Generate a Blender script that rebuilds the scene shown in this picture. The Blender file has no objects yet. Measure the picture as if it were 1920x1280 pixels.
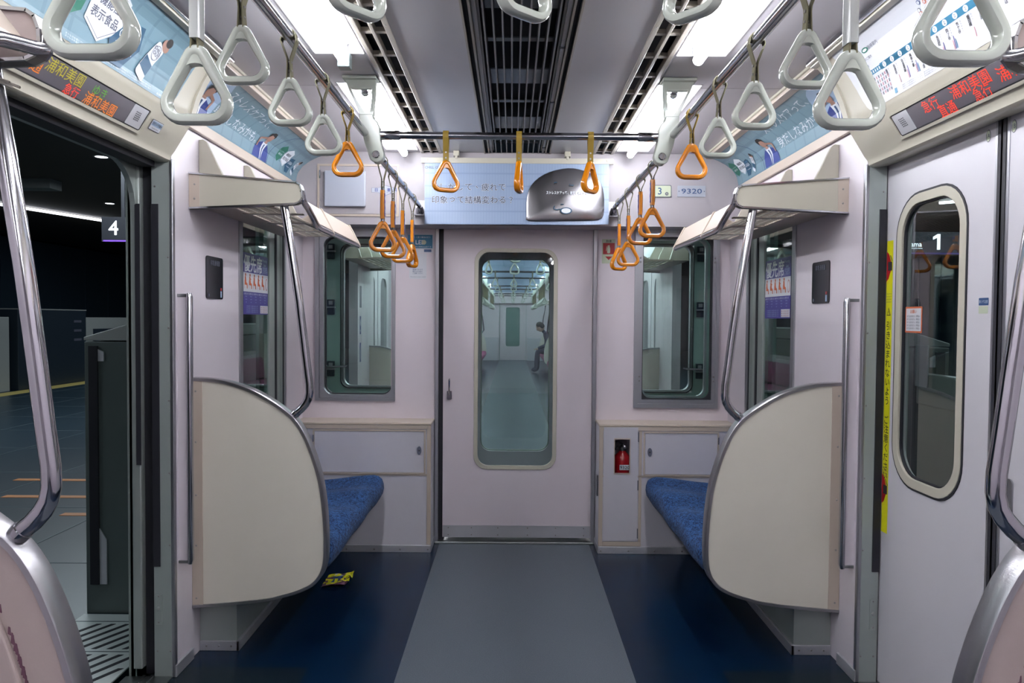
import bpy, bmesh, math, random
from mathutils import Vector, Matrix
random.seed(7)
SC = bpy.context.scene
COL = SC.collection

# ------------------------------------------------------------------ camera, world, exposure
FPX, PITCH, ROLL = 1387.0, math.atan(41 / 1387.0), 0.0075
cam_d = bpy.data.cameras.new('camera'); cam = bpy.data.objects.new('camera', cam_d); COL.objects.link(cam)
cam_d.sensor_width = 36.0; cam_d.lens = FPX / 1920 * 36.0; cam_d.clip_start = 0.02; cam_d.clip_end = 200
cam.matrix_world = Matrix.Translation((-0.022, 0, 1.35)) @ Matrix.Rotation(math.pi / 2 - PITCH, 4, 'X') @ Matrix.Rotation(ROLL, 4, 'Z')
SC.camera = cam
w = bpy.data.worlds.new('world'); SC.world = w; w.use_nodes = True
w.node_tree.nodes['Background'].inputs[0].default_value = (0.05, 0.07, 0.1, 1)
w.node_tree.nodes['Background'].inputs[1].default_value = 0.02
SC.view_settings.view_transform = 'Standard'; SC.view_settings.look = 'None'
SC.view_settings.gamma = 1.0; SC.view_settings.use_curve_mapping = False
SC.view_settings.exposure = 1.75
SC.cycles.max_bounces = 10; SC.cycles.transparent_max_bounces = 16
SC.cycles.sample_clamp_indirect = 6.0
SC.cycles.caustics_reflective = False; SC.cycles.caustics_refractive = False
TUBE_POWER = 15.0          # radiance of the fluorescent tubes

# ------------------------------------------------------------------ materials
M = {}
def mat(name, col, rough=0.5, metal=0.0, bump=0.0, bscale=200, var=0.0, vscale=8, emit=None, spec=0.5, coat=0.0, brushed=None):
    m = bpy.data.materials.new(name); m.use_nodes = True
    nt = m.node_tree; b = nt.nodes['Principled BSDF']
    b.inputs['Base Color'].default_value = (*col, 1); b.inputs['Roughness'].default_value = rough
    b.inputs['Metallic'].default_value = metal; b.inputs['Specular IOR Level'].default_value = spec
    if coat: b.inputs['Coat Weight'].default_value = coat; b.inputs['Coat Roughness'].default_value = 0.04
    tc = nt.nodes.new('ShaderNodeTexCoord')
    if var:
        n = nt.nodes.new('ShaderNodeTexNoise'); n.inputs['Scale'].default_value = vscale; n.inputs['Detail'].default_value = 6
        nt.links.new(tc.outputs['Object'], n.inputs['Vector'])
        mx = nt.nodes.new('ShaderNodeMix'); mx.data_type = 'RGBA'
        mx.inputs[6].default_value = (*[c * (1 - var) for c in col], 1); mx.inputs[7].default_value = (*[min(1, c * (1 + var)) for c in col], 1)
        nt.links.new(n.outputs['Fac'], mx.inputs[0]); nt.links.new(mx.outputs[2], b.inputs['Base Color'])
    if bump:
        n = nt.nodes.new('ShaderNodeTexNoise'); n.inputs['Scale'].default_value = bscale; n.inputs['Detail'].default_value = 3
        src = tc.outputs['Object']
        if brushed:
            mp = nt.nodes.new('ShaderNodeMapping'); mp.inputs['Scale'].default_value = brushed
            nt.links.new(src, mp.inputs['Vector']); src = mp.outputs[0]
        nt.links.new(src, n.inputs['Vector'])
        bp = nt.nodes.new('ShaderNodeBump'); bp.inputs['Strength'].default_value = bump; bp.inputs['Distance'].default_value = 0.002
        nt.links.new(n.outputs['Fac'], bp.inputs['Height']); nt.links.new(bp.outputs[0], b.inputs['Normal'])
    if emit:
        b.inputs['Emission Color'].default_value = (*emit[0], 1); b.inputs['Emission Strength'].default_value = emit[1]
    M[name] = m
    return m
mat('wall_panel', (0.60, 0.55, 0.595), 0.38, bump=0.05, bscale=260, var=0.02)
mat('end_panel_dimmed', (0.335, 0.31, 0.33), 0.42, bump=0.04, bscale=260, var=0.02)  # end wall paint darkened in colour to offset strong tube light on the header
mat('door_paint', (0.50, 0.485, 0.52), 0.38, bump=0.05, bscale=260, var=0.02)
mat('jamb_paint', (0.33, 0.37, 0.355), 0.40, 0.3, bump=0.06, bscale=60, var=0.05)
mat('end_panel', (0.60, 0.535, 0.575), 0.40, bump=0.05, bscale=260, var=0.02)
mat('cabinet_panel', (0.47, 0.455, 0.50), 0.40, bump=0.05, bscale=300, var=0.02)
mat('cream', (0.43, 0.405, 0.335), 0.30, bump=0.04, bscale=150, var=0.02)
mat('cream_trim', (0.44, 0.37, 0.31), 0.35, bump=0.03)
mat('partition_cream', (0.60, 0.565, 0.49), 0.42, bump=0.12, bscale=420, var=0.03)
mat('partition_rose', (0.36, 0.29, 0.275), 0.38, bump=0.10, bscale=300, var=0.03)
mat('chip', (0.12, 0.05, 0.08), 0.6)
mat('ceiling_paint', (0.46, 0.44, 0.475), 0.35, bump=0.04, bscale=220, var=0.02)
mat('ceiling_metal', (0.43, 0.43, 0.46), 0.30, bump=0.04, bscale=220, var=0.03)
mat('grille_grey', (0.24, 0.235, 0.24), 0.45, var=0.06)
mat('vent_cream', (0.34, 0.31, 0.27), 0.35, var=0.06, vscale=14)
mat('skirting_metal', (0.52, 0.52, 0.55), 0.36, 0.65, bump=0.06, bscale=40, brushed=(1, 1, 20), var=0.08)
mat('duct_dark', (0.012, 0.013, 0.02), 0.7, bump=0.1)
mat('reflector_white', (0.85, 0.85, 0.87), 0.25)
mat('chrome', (0.52, 0.51, 0.54), 0.10, 1.0, bump=0.03, bscale=30)
mat('chrome_dark', (0.46, 0.46, 0.49), 0.16, 1.0)
mat('stainless', (0.36, 0.375, 0.375), 0.32, 1.0, bump=0.10, bscale=60, brushed=(1, 1, 30), var=0.05)
mat('stainless_rim', (0.46, 0.45, 0.47), 0.30, 1.0, bump=0.10, bscale=40, brushed=(30, 1, 1))
mat('aluminium', (0.40, 0.40, 0.43), 0.38, 1.0, bump=0.04, bscale=90)
mat('alu_painted', (0.40, 0.44, 0.42), 0.42, 0.6, var=0.05)
mat('rubber', (0.012, 0.012, 0.018), 0.55)
mat('screw', (0.30, 0.29, 0.28), 0.35, 0.9)
mat('handle_white', (0.46, 0.49, 0.43), 0.14, coat=0.6, var=0.02)
mat('handle_yellow', (0.62, 0.20, 0.003), 0.18, coat=0.6, var=0.03)
mat('webbing', (0.17, 0.155, 0.09), 0.7, bump=0.5, bscale=700)
mat('webbing_yellow', (0.26, 0.165, 0.015), 0.65, bump=0.5, bscale=700)
mat('sheath_white', (0.48, 0.50, 0.48), 0.2, coat=0.5)
mat('label_purple', (0.10, 0.07, 0.32), 0.4)
mat('sheet_white', (0.55, 0.56, 0.60), 0.35)
mat('ink_black', (0.02, 0.02, 0.025), 0.5)
mat('ink_grey', (0.085, 0.09, 0.125), 0.5)
mat('ink_text', (0.035, 0.04, 0.07), 0.5)
mat('ink_navy', (0.02, 0.06, 0.16), 0.4)
mat('ink_blue', (0.02, 0.04, 0.20), 0.4)
mat('ink_white', (0.58, 0.61, 0.66), 0.4)
mat('ink_skin', (0.30, 0.17, 0.13), 0.5)
mat('ink_teal', (0.008, 0.06, 0.12), 0.4)
mat('ink_cyan', (0.015, 0.15, 0.26), 0.35)
mat('ink_green', (0.01, 0.13, 0.085), 0.4)
mat('ink_purple', (0.045, 0.03, 0.20), 0.4)
mat('ink_orange', (0.50, 0.11, 0.04), 0.5)
mat('ink_red', (0.32, 0.006, 0.012), 0.4)
mat('ink_pink', (0.42, 0.17, 0.19), 0.4)
mat('ink_paleblue', (0.28, 0.38, 0.52), 0.35)
mat('sticker_yellow', (0.62, 0.60, 0.01), 0.4)
mat('sign_cream', (0.42, 0.46, 0.34), 0.4)
mat('plate_white', (0.34, 0.36, 0.42), 0.3)
mat('dark_screen', (0.003, 0.004, 0.008), 0.12)
mat('foil', (0.27, 0.26, 0.275), 0.24, 0.95, bump=0.5, bscale=9)
mat('foil_dark', (0.10, 0.10, 0.12), 0.2, 0.8)
mat('extinguisher_red', (0.30, 0.006, 0.01), 0.25, coat=0.5)
mat('platform_floor', (0.016, 0.036, 0.052), 0.32, bump=0.05, bscale=60, var=0.10, vscale=1.2)
mat('platform_line', (0.62, 0.22, 0.04), 0.5)
mat('tactile', (0.62, 0.50, 0.16), 0.6)
mat('joint_grey', (0.10, 0.14, 0.16), 0.5)
mat('gate_grey', (0.15, 0.18, 0.175), 0.38, 0.4, var=0.06)
mat('gate_light', (0.38, 0.40, 0.39), 0.4, 0.2, var=0.05)
mat('gate_dark', (0.022, 0.034, 0.05), 0.35, 0.2)
mat('station_wall', (0.05, 0.085, 0.125), 0.5, var=0.1)
mat('station_ceiling', (0.10, 0.085, 0.07), 0.7)
mat('grating_plate', (0.50, 0.55, 0.54), 0.45, var=0.06)
mat('car_green', (0.30, 0.40, 0.37), 0.45, 0.2, var=0.05)
mat('bellows', (0.05, 0.06, 0.06), 0.6)
mat('jacket', (0.025, 0.03, 0.06), 0.8, bump=0.3, bscale=80)
mat('trousers', (0.02, 0.03, 0.05), 0.8, bump=0.3, bscale=80)
mat('skin', (0.50, 0.32, 0.25), 0.55)
mat('hair', (0.015, 0.012, 0.012), 0.6, bump=0.5, bscale=150)
mat('tube', (0.9, 0.9, 0.9), 0.3, emit=((0.93, 0.95, 1.0), TUBE_POWER))
mat('lit_white', (0.8, 0.8, 0.8), 0.3, emit=((0.85, 0.9, 1.0), 1.8))
mat('lit_sign', (0.8, 0.8, 0.8), 0.3, emit=((0.85, 0.9, 1.0), 0.45))
mat('lit_purple', (0.2, 0.1, 0.5), 0.3, emit=((0.16, 0.05, 0.5), 0.3))
mat('led_red', (0.3, 0.02, 0.01), 0.4, emit=((1.0, 0.05, 0.02), 0.32))
mat('led_orange', (0.3, 0.1, 0.01), 0.4, emit=((0.95, 0.22, 0.02), 0.22))
mat('led_yellow', (0.2, 0.2, 0.01), 0.4, emit=((0.55, 0.42, 0.03), 0.18))
mat('led_green', (0.05, 0.2, 0.01), 0.4, emit=((0.10, 0.35, 0.03), 0.15))

def nodes_of(name):
    nt = M[name].node_tree; return nt, nt.nodes['Principled BSDF']
def glass(name, tint, refl=1.0):
    m = bpy.data.materials.new(name); m.use_nodes = True; nt = m.node_tree
    nt.nodes.remove(nt.nodes['Principled BSDF'])
    out = nt.nodes['Material Output']
    tr = nt.nodes.new('ShaderNodeBsdfTransparent'); tr.inputs[0].default_value = (*tint, 1)
    gl = nt.nodes.new('ShaderNodeBsdfGlossy'); gl.inputs[0].default_value = (1, 1, 1, 1); gl.inputs['Roughness'].default_value = 0.015
    fr = nt.nodes.new('ShaderNodeFresnel'); fr.inputs[0].default_value = 1.5
    mu = nt.nodes.new('ShaderNodeMath'); mu.operation = 'MULTIPLY'; mu.inputs[1].default_value = refl
    mx = nt.nodes.new('ShaderNodeMixShader')
    ge = nt.nodes.new('ShaderNodeNewGeometry'); fb = nt.nodes.new('ShaderNodeMath'); fb.operation = 'SUBTRACT'; fb.inputs[0].default_value = 1.0
    nt.links.new(ge.outputs['Backfacing'], fb.inputs[1]); m2 = nt.nodes.new('ShaderNodeMath'); m2.operation = 'MULTIPLY'   # each pane reflects once, at its outer face
    nt.links.new(fr.outputs[0], mu.inputs[0]); nt.links.new(mu.outputs[0], m2.inputs[0]); nt.links.new(fb.outputs[0], m2.inputs[1]); nt.links.new(m2.outputs[0], mx.inputs[0])
    nt.links.new(tr.outputs[0], mx.inputs[1]); nt.links.new(gl.outputs[0], mx.inputs[2]); nt.links.new(mx.outputs[0], out.inputs[0])
    M[name] = m
glass('glass_clear', (0.87, 0.95, 0.93), 1.3)
glass('glass_door', (0.82, 0.90, 0.89), 1.8)
glass('glass_side', (0.66, 0.80, 0.76), 1.5)

def cloth(name, c1, c2):
    m = mat(name, c1, 0.85)
    nt, b = nodes_of(name); tc = nt.nodes.new('ShaderNodeTexCoord')
    n = nt.nodes.new('ShaderNodeTexNoise'); n.inputs['Scale'].default_value = 70; n.inputs['Detail'].default_value = 5; n.inputs['Distortion'].default_value = 1.6
    r = nt.nodes.new('ShaderNodeValToRGB'); r.color_ramp.elements[0].position = 0.40; r.color_ramp.elements[1].position = 0.60
    r.color_ramp.elements[0].color = (*c1, 1); r.color_ramp.elements[1].color = (*c2, 1)
    nt.links.new(tc.outputs['Object'], n.inputs['Vector']); nt.links.new(n.outputs['Fac'], r.inputs[0]); nt.links.new(r.outputs[0], b.inputs['Base Color'])
    bp = nt.nodes.new('ShaderNodeBump'); bp.inputs['Strength'].default_value = 0.6; bp.inputs['Distance'].default_value = 0.004
    nt.links.new(n.outputs['Fac'], bp.inputs['Height']); nt.links.new(bp.outputs[0], b.inputs['Normal'])
    b.inputs['Sheen Weight'].default_value = 0.05; b.inputs['Specular IOR Level'].default_value = 0.2
cloth('moquette_blue', (0.0006, 0.008, 0.050), (0.028, 0.092, 0.235))
cloth('moquette_pink', (0.22, 0.03, 0.10), (0.32, 0.08, 0.18))

# printed tile grid on the pale blue advertisement sheets
def grid_sheet(name, col, line, sx, sz, axis):
    m = mat(name, col, 0.30); nt, b = nodes_of(name)
    tc = nt.nodes.new('ShaderNodeTexCoord'); sp = nt.nodes.new('ShaderNodeSeparateXYZ'); nt.links.new(tc.outputs['Object'], sp.inputs[0])
    outs = []
    for ax, s in ((axis, sx), ('Z', sz)):
        mu = nt.nodes.new('ShaderNodeMath'); mu.operation = 'MULTIPLY'; mu.inputs[1].default_value = s
        fr = nt.nodes.new('ShaderNodeMath'); fr.operation = 'FRACT'; lt = nt.nodes.new('ShaderNodeMath'); lt.operation = 'LESS_THAN'; lt.inputs[1].default_value = 0.12
        nt.links.new(sp.outputs[ax], mu.inputs[0]); nt.links.new(mu.outputs[0], fr.inputs[0]); nt.links.new(fr.outputs[0], lt.inputs[0]); outs.append(lt)
    mxm = nt.nodes.new('ShaderNodeMath'); mxm.operation = 'MAXIMUM'
    nt.links.new(outs[0].outputs[0], mxm.inputs[0]); nt.links.new(outs[1].outputs[0], mxm.inputs[1])
    mx = nt.nodes.new('ShaderNodeMix'); mx.data_type = 'RGBA'; mx.inputs[6].default_value = (*col, 1); mx.inputs[7].default_value = (*line, 1)
    nt.links.new(mxm.outputs[0], mx.inputs[0]); nt.links.new(mx.outputs[2], b.inputs['Base Color'])
grid_sheet('poster_blue', (0.25, 0.32, 0.45), (0.21, 0.275, 0.40), 62, 14, 'X')
grid_sheet('cove_ad_blue', (0.135, 0.225, 0.275), (0.11, 0.19, 0.24), 9, 16, 'Y')

# floor vinyl: grey aisle, blue under the seats, dark mats at the doors (laid sheets, by position)
def floor_mat():
    m = mat('floor_vinyl', (0.02, 0.05, 0.1), 0.30, spec=0.22); nt, b = nodes_of('floor_vinyl'); L = nt.links
    tc = nt.nodes.new('ShaderNodeTexCoord'); sp = nt.nodes.new('ShaderNodeSeparateXYZ'); L.new(tc.outputs['Object'], sp.inputs[0])
    def math_(op, a, v=None, c=None):
        n = nt.nodes.new('ShaderNodeMath'); n.operation = op
        L.new(a, n.inputs[0])
        if c is not None: L.new(c, n.inputs[1])
        elif v is not None: n.inputs[1].default_value = v
        return n.outputs[0]
    ax = math_('ABSOLUTE', sp.outputs['X'])
    aisle = math_('LESS_THAN', ax, 0.451)
    nz = nt.nodes.new('ShaderNodeTexNoise'); nz.inputs['Scale'].default_value = 260; nz.inputs['Detail'].default_value = 5; L.new(tc.outputs['Object'], nz.inputs['Vector'])
    nb = nt.nodes.new('ShaderNodeTexNoise'); nb.inputs['Scale'].default_value = 3.5; nb.inputs['Detail'].default_value = 4; L.new(tc.outputs['Object'], nb.inputs['Vector'])
    def ramp(fac, c1, c2, p0=0.35, p1=0.65):
        r = nt.nodes.new('ShaderNodeValToRGB'); r.color_ramp.elements[0].color = (*c1, 1); r.color_ramp.elements[1].color = (*c2, 1)
        r.color_ramp.elements[0].position = p0; r.color_ramp.elements[1].position = p1; L.new(fac, r.inputs[0]); return r.outputs[0]
    grey = ramp(nz.outputs['Fac'], (0.070, 0.085, 0.104), (0.105, 0.122, 0.142))
    blue = ramp(nb.outputs['Fac'], (0.0012, 0.0085, 0.026), (0.002, 0.013, 0.036))
    dark = ramp(nz.outputs['Fac'], (0.006, 0.012, 0.018), (0.010, 0.018, 0.026))
    def mixc(f, a, bb):
        mx = nt.nodes.new('ShaderNodeMix'); mx.data_type = 'RGBA'; L.new(f, mx.inputs[0]); L.new(a, mx.inputs[6]); L.new(bb, mx.inputs[7]); return mx.outputs[2]
    edge = math_('MULTIPLY', math_('GREATER_THAN', ax, 0.80), c=math_('LESS_THAN', math_('ABSOLUTE', math_('SUBTRACT', sp.outputs['Y'], 2.10)), 0.72))
    c = mixc(edge, blue, dark); c = mixc(aisle, c, grey); L.new(c, b.inputs['Base Color'])
    rr = nt.nodes.new('ShaderNodeMix'); rr.data_type = 'FLOAT'; rr.inputs[2].default_value = 0.26; rr.inputs[3].default_value = 0.5
    L.new(aisle, rr.inputs[0]); L.new(rr.outputs[0], b.inputs['Roughness'])
    bp = nt.nodes.new('ShaderNodeBump'); bp.inputs['Strength'].default_value = 0.12; bp.inputs['Distance'].default_value = 0.001
    L.new(nz.outputs['Fac'], bp.inputs['Height']); L.new(bp.outputs[0], b.inputs['Normal'])
floor_mat()

# ------------------------------------------------------------------ mesh builder
WL = {}          # world location of every object we place (no rotations on parented roots while building)
def tag(o, label=None, cat=None, group=None, kind=None):
    if label: o['label'] = label
    if cat: o['category'] = cat
    if group: o['group'] = group
    if kind: o['kind'] = kind
    return o
def thing(name, loc, label=None, cat=None, group=None):
    o = bpy.data.objects.new(name, None); COL.objects.link(o); o.location = loc; o.empty_display_size = 0.05
    WL[o.name] = Vector(loc); return tag(o, label, cat, group)
def rrect(u0, u1, v0, v1, r, n=6):
    """rounded rectangle loop, counter-clockwise"""
    pts = []
    for cx, cy, a0 in ((u1 - r, v0 + r, -90), (u1 - r, v1 - r, 0), (u0 + r, v1 - r, 90), (u0 + r, v0 + r, 180)):
        for k in range(n + 1):
            a = math.radians(a0 + 90 * k / n); pts.append((cx + r * math.cos(a), cy + r * math.sin(a)))
    return pts
def rect_match(inner, u0, u1, v0, v1):
    """points of the outer rectangle matched one to one with a rounded loop"""
    cu = sum(p[0] for p in inner) / len(inner); cv = sum(p[1] for p in inner) / len(inner)
    iu = max(abs(p[0] - cu) for p in inner); iv = max(abs(p[1] - cv) for p in inner)
    n = len(inner) // 4; out = []
    for k, (u, v) in enumerate(inner):
        q = k // n; j = k % n; t = j / (n - 1)
        # bottom right, top right, top left, bottom left corners
        c = [(u1, v0), (u1, v1), (u0, v1), (u0, v0)][q]
        if q in (0, 2):   # from horizontal edge to vertical edge
            a = (u, c[1]); b = (c[0], v)
        else:
            a = (c[0], v); b = (u, c[1])
        mid = (n - 1) / 2
        if abs(j - mid) < 0.6: out.append(c)
        elif j < mid: out.append(a)
        else: out.append(b)
    return out
AX = {'X': lambda p, d: (d, p[0], p[1]), 'Y': lambda p, d: (p[0], d, p[1]), 'Z': lambda p, d: (p[0], p[1], d)}
class MB:
    def __init__(s, T=None): s.v = []; s.f = []; s.m = []; s.mi = 0; s.T = T
    def add(s, vs, fs, mi=None):
        o = len(s.v)
        s.v += [Vector(s.T(*p)) if s.T else Vector(p) for p in vs]
        for f in fs: s.f.append([i + o for i in f]); s.m.append(s.mi if mi is None else mi)
        return s
    def box(s, x0, x1, y0, y1, z0, z1, mi=None):
        return s.add([(x0, y0, z0), (x1, y0, z0), (x1, y1, z0), (x0, y1, z0), (x0, y0, z1), (x1, y0, z1), (x1, y1, z1), (x0, y1, z1)],
                     [(0, 3, 2, 1), (4, 5, 6, 7), (0, 1, 5, 4), (1, 2, 6, 5), (2, 3, 7, 6), (3, 0, 4, 7)], mi)
    def prism(s, poly, ax, a, b, mi=None, caps=True):
        n = len(poly); vs = [AX[ax](p, a) for p in poly] + [AX[ax](p, b) for p in poly]
        fs = [(k, (k + 1) % n, n + (k + 1) % n, n + k) for k in range(n)]
        if caps: fs += [tuple(range(n - 1, -1, -1)), tuple(range(n, 2 * n))]
        return s.add(vs, fs, mi)
    def ring(s, outer, inner, ax, a, b, mi=None):
        n = len(outer); vs = [AX[ax](p, d) for d in (a, b) for lp in (outer, inner) for p in lp]
        fs = []
        for k in range(n):
            j = (k + 1) % n
            fs += [(k, j, n + j, n + k), (2 * n + k, 3 * n + k, 3 * n + j, 2 * n + j), (k, 2 * n + k, 2 * n + j, j), (n + k, n + j, 3 * n + j, 3 * n + k)]
        fs = [f for f in fs]
        return s.add(vs, fs, mi)
    def tube(s, path, r, n=12, closed=False, ab=(1, 1), up=None, mi=None, caps=True):
        P = [Vector(p) for p in path]; N = len(P); vs = []; prev = None
        R = r if isinstance(r, (list, tuple)) else [r] * N
        for k, p in enumerate(P):
            if closed: t = (P[(k + 1) % N] - P[k - 1])
            else: t = P[min(k + 1, N - 1)] - P[max(k - 1, 0)]
            t.normalize()
            if up is not None: side = Vector(up).cross(t).normalized()
            else:
                ref = prev if prev is not None else (Vector((0, 0, 1)) if abs(t.z) < 0.9 else Vector((1, 0, 0)))
                side = (ref - t * ref.dot(t)).normalized(); prev = side
            bi = t.cross(side)
            for j in range(n):
                a = 2 * math.pi * j / n
                vs.append(p + side * math.cos(a) * R[k] * ab[0] + bi * math.sin(a) * R[k] * ab[1])
        fs = []
        for k in range(N if closed else N - 1):
            k2 = (k + 1) % N
            for j in range(n):
                j2 = (j + 1) % n; fs.append((k * n + j, k * n + j2, k2 * n + j2, k2 * n + j))
        if not closed and caps: fs += [tuple(range(n - 1, -1, -1)), tuple((N - 1) * n + j for j in range(n))]
        return s.add([tuple(v) for v in vs], fs, mi)
    def lathe(s, prof, c, ax='Z', n=20, mi=None):
        """prof: (radius, height) pairs"""
        vs = []
        for r, h in prof:
            for j in range(n):
                a = 2 * math.pi * j / n; p, q = r * math.cos(a), r * math.sin(a)
                vs.append({'Z': (c[0] + p, c[1] + q, c[2] + h), 'Y': (c[0] + p, c[1] + h, c[2] + q), 'X': (c[0] + h, c[1] + p, c[2] + q)}[ax])
        fs = [(k * n + j, k * n + (j + 1) % n, (k + 1) * n + (j + 1) % n, (k + 1) * n + j) for k in range(len(prof) - 1) for j in range(n)]
        fs += [tuple(range(n - 1, -1, -1)), tuple((len(prof) - 1) * n + j for j in range(n))]
        return s.add(vs, fs, mi)
    def disc(s, c, r, ax, h, n=16, mi=None): return s.lathe([(r, 0), (r, h * 0.6), (r * 0.75, h)], c, ax, n, mi)
    def build(s, name, mats, parent=None, smooth=False, bevel=0, seg=2, recalc=True, sub=0):
        if isinstance(mats, str): mats = [mats]
        me = bpy.data.meshes.new(name)
        if parent is not None: base = WL[parent.name]
        else:
            xs = [v.x for v in s.v]; ys = [v.y for v in s.v]; zs = [v.z for v in s.v]
            base = Vector(((min(xs) + max(xs)) / 2, (min(ys) + max(ys)) / 2, min(zs)))
        me.from_pydata([v - base for v in s.v], [], s.f)
        for m in mats: me.materials.append(M[m])
        for p, mi in zip(me.polygons, s.m): p.material_index = mi
        if recalc:
            bm = bmesh.new(); bm.from_mesh(me); bmesh.ops.recalc_face_normals(bm, faces=bm.faces); bm.to_mesh(me); bm.free()
        if smooth:
            for p in me.polygons: p.use_smooth = True
            me.set_sharp_from_angle(angle=math.radians(38))
        o = bpy.data.objects.new(name, me); COL.objects.link(o)
        if parent is not None: o.parent = parent; WL[o.name] = base
        else: o.location = base; WL[o.name] = base
        if bevel:
            b = o.modifiers.new('bevel', 'BEVEL'); b.width = bevel; b.segments = seg; b.limit_method = 'ANGLE'; b.angle_limit = math.radians(40)
        if sub:
            b = o.modifiers.new('sub', 'SUBSURF'); b.levels = sub; b.render_levels = sub
        return o
def struct(o): o['kind'] = 'structure'; return o
def clone(o, parent=None):
    c = o.copy(); COL.objects.link(c)
    if parent is not None: c.parent = parent
    for ch in list(o.children): clone(ch, c)
    return c

# ------------------------------------------------------------------ lettering and print
TXT = {}
def text2d(body, size=1.0, bold=0.0, res=2):
    key = (body, bold, res)
    if key not in TXT:
        cu = bpy.data.curves.new('t', 'FONT'); cu.body = body; cu.size = 1.0; cu.resolution_u = res; cu.offset = bold
        cu.align_x = 'CENTER'; cu.align_y = 'CENTER'
        o = bpy.data.objects.new('t', cu); COL.objects.link(o); dg = bpy.context.evaluated_depsgraph_get()
        me = bpy.data.meshes.new_from_object(o.evaluated_get(dg))
        TXT[key] = ([(v.co.x, v.co.y) for v in me.vertices], [tuple(p.vertices) for p in me.polygons])
        bpy.data.objects.remove(o); bpy.data.curves.remove(cu); bpy.data.meshes.remove(me)
    v, f = TXT[key]
    if not v: return [], []
    u0 = min(p[0] for p in v); u1 = max(p[0] for p in v); w0 = min(p[1] for p in v); w1 = max(p[1] for p in v)
    cu_, cw = (u0 + u1) / 2, (w0 + w1) / 2
    return [((p[0] - cu_) * size, (p[1] - cw) * size) for p in v], f
class Print:
    """flat artwork in (u, v) with layers, then wrapped on a surface"""
    def __init__(s): s.items = []; s.mats = []
    def mi(s, m):
        if m not in s.mats: s.mats.append(m)
        return s.mats.index(m)
    def poly(s, pts, m, layer=1): s.items.append((list(pts), [tuple(range(len(pts)))], s.mi(m), layer)); return s
    def rect(s, u0, u1, v0, v1, m, layer=1): return s.poly([(u0, v0), (u1, v0), (u1, v1), (u0, v1)], m, layer)
    def rr(s, u0, u1, v0, v1, r, m, layer=1): return s.poly(rrect(u0, u1, v0, v1, r, 4), m, layer)
    def ell(s, u, v, a, b, m, layer=1, n=20, rot=0):
        c, q = math.cos(rot), math.sin(rot)
        return s.poly([(u + a * math.cos(t) * c - b * math.sin(t) * q, v + a * math.cos(t) * q + b * math.sin(t) * c) for t in [2 * math.pi * k / n for k in range(n)]], m, layer)
    def line(s, pts, wd, m, layer=2):
        for (a, b), (c, d) in zip(pts, pts[1:]):
            L = math.hypot(c - a, d - b) or 1; nx, ny = -(d - b) / L * wd / 2, (c - a) / L * wd / 2
            s.poly([(a - nx, b - ny), (c - nx, d - ny), (c + nx, d + ny), (a + nx, b + ny)], m, layer)
        return s
    def text(s, body, u, v, size, m, layer=3, bold=0.0, rot=0, width=None, sx=1.0):
        vs, fs = text2d(body, size)
        if not vs: return s
        if bold > 0:      # heavier strokes: the same glyphs laid again a hair to each side
            d = bold * size
            for k, (du, dv) in enumerate(((d, 0), (-d, 0), (0, d), (0, -d)) + (((d * .7, d * .7), (-d * .7, d * .7), (d * .7, -d * .7), (-d * .7, -d * .7)) if bold > 0.02 else ())):
                s.text(body, u + du, v + dv, size, m, layer - 0.06 * (k + 1), 0, rot, width, sx)
        if width:
            ww = max(p[0] for p in vs) - min(p[0] for p in vs); sx = width / ww
        c, q = math.cos(rot), math.sin(rot)
        s.items.append(([(u + x * sx * c - y * q, v + x * sx * q + y * c) for x, y in vs], fs, s.mi(m), layer)); return s
    def vtext(s, body, u, v, size, m, step, layer=3, bold=0.0):
        for k, ch in enumerate(body):
            if ch.strip(): s.text(ch, u, v - k * step, size, m, layer, bold)
        return s
    def build(s, name, fn, parent=None, cuts=(), lift=0.0006, double=False):
        """fn(u, v, h) -> world point; cuts: v values to split at"""
        bm = bmesh.new()
        for pts, fs, mi, layer in s.items:
            vv = [bm.verts.new((u, v, layer)) for u, v in pts]
            for f in fs:
                try: fc = bm.faces.new([vv[i] for i in f]); fc.material_index = mi
                except ValueError: pass
        for c in cuts:
            bmesh.ops.bisect_plane(bm, geom=bm.verts[:] + bm.edges[:] + bm.faces[:], plane_co=(0, c, 0), plane_no=(0, 1, 0), dist=1e-6)
        if cuts: bmesh.ops.triangulate(bm, faces=[f for f in bm.faces if len(f.verts) > 4])
        for v in bm.verts: v.co = Vector(fn(v.co.x, v.co.y, v.co.z * lift))
        if parent is not None: base = WL[parent.name]
        else:
            xs = [v.co.x for v in bm.verts]; ys = [v.co.y for v in bm.verts]; zs = [v.co.z for v in bm.verts]
            base = Vector(((min(xs) + max(xs)) / 2, (min(ys) + max(ys)) / 2, min(zs)))
        for v in bm.verts: v.co -= base
        me = bpy.data.meshes.new(name); bm.to_mesh(me); bm.free()
        for m in s.mats: me.materials.append(M[m])
        o = bpy.data.objects.new(name, me); COL.objects.link(o)
        if parent is not None: o.parent = parent
        else: o.location = base
        WL[o.name] = base; return o
# surfaces to print on
def on_end(y):            # faces the camera, u = X, v = Z
    return lambda u, v, h: (u, y - h, v)
def on_side(s, x):        # side wall at |X| = x, u runs left to right for a reader facing that wall
    return (lambda u, v, h: (-x + h, u, v)) if s < 0 else (lambda u, v, h: (x - h, -u, v))

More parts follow.
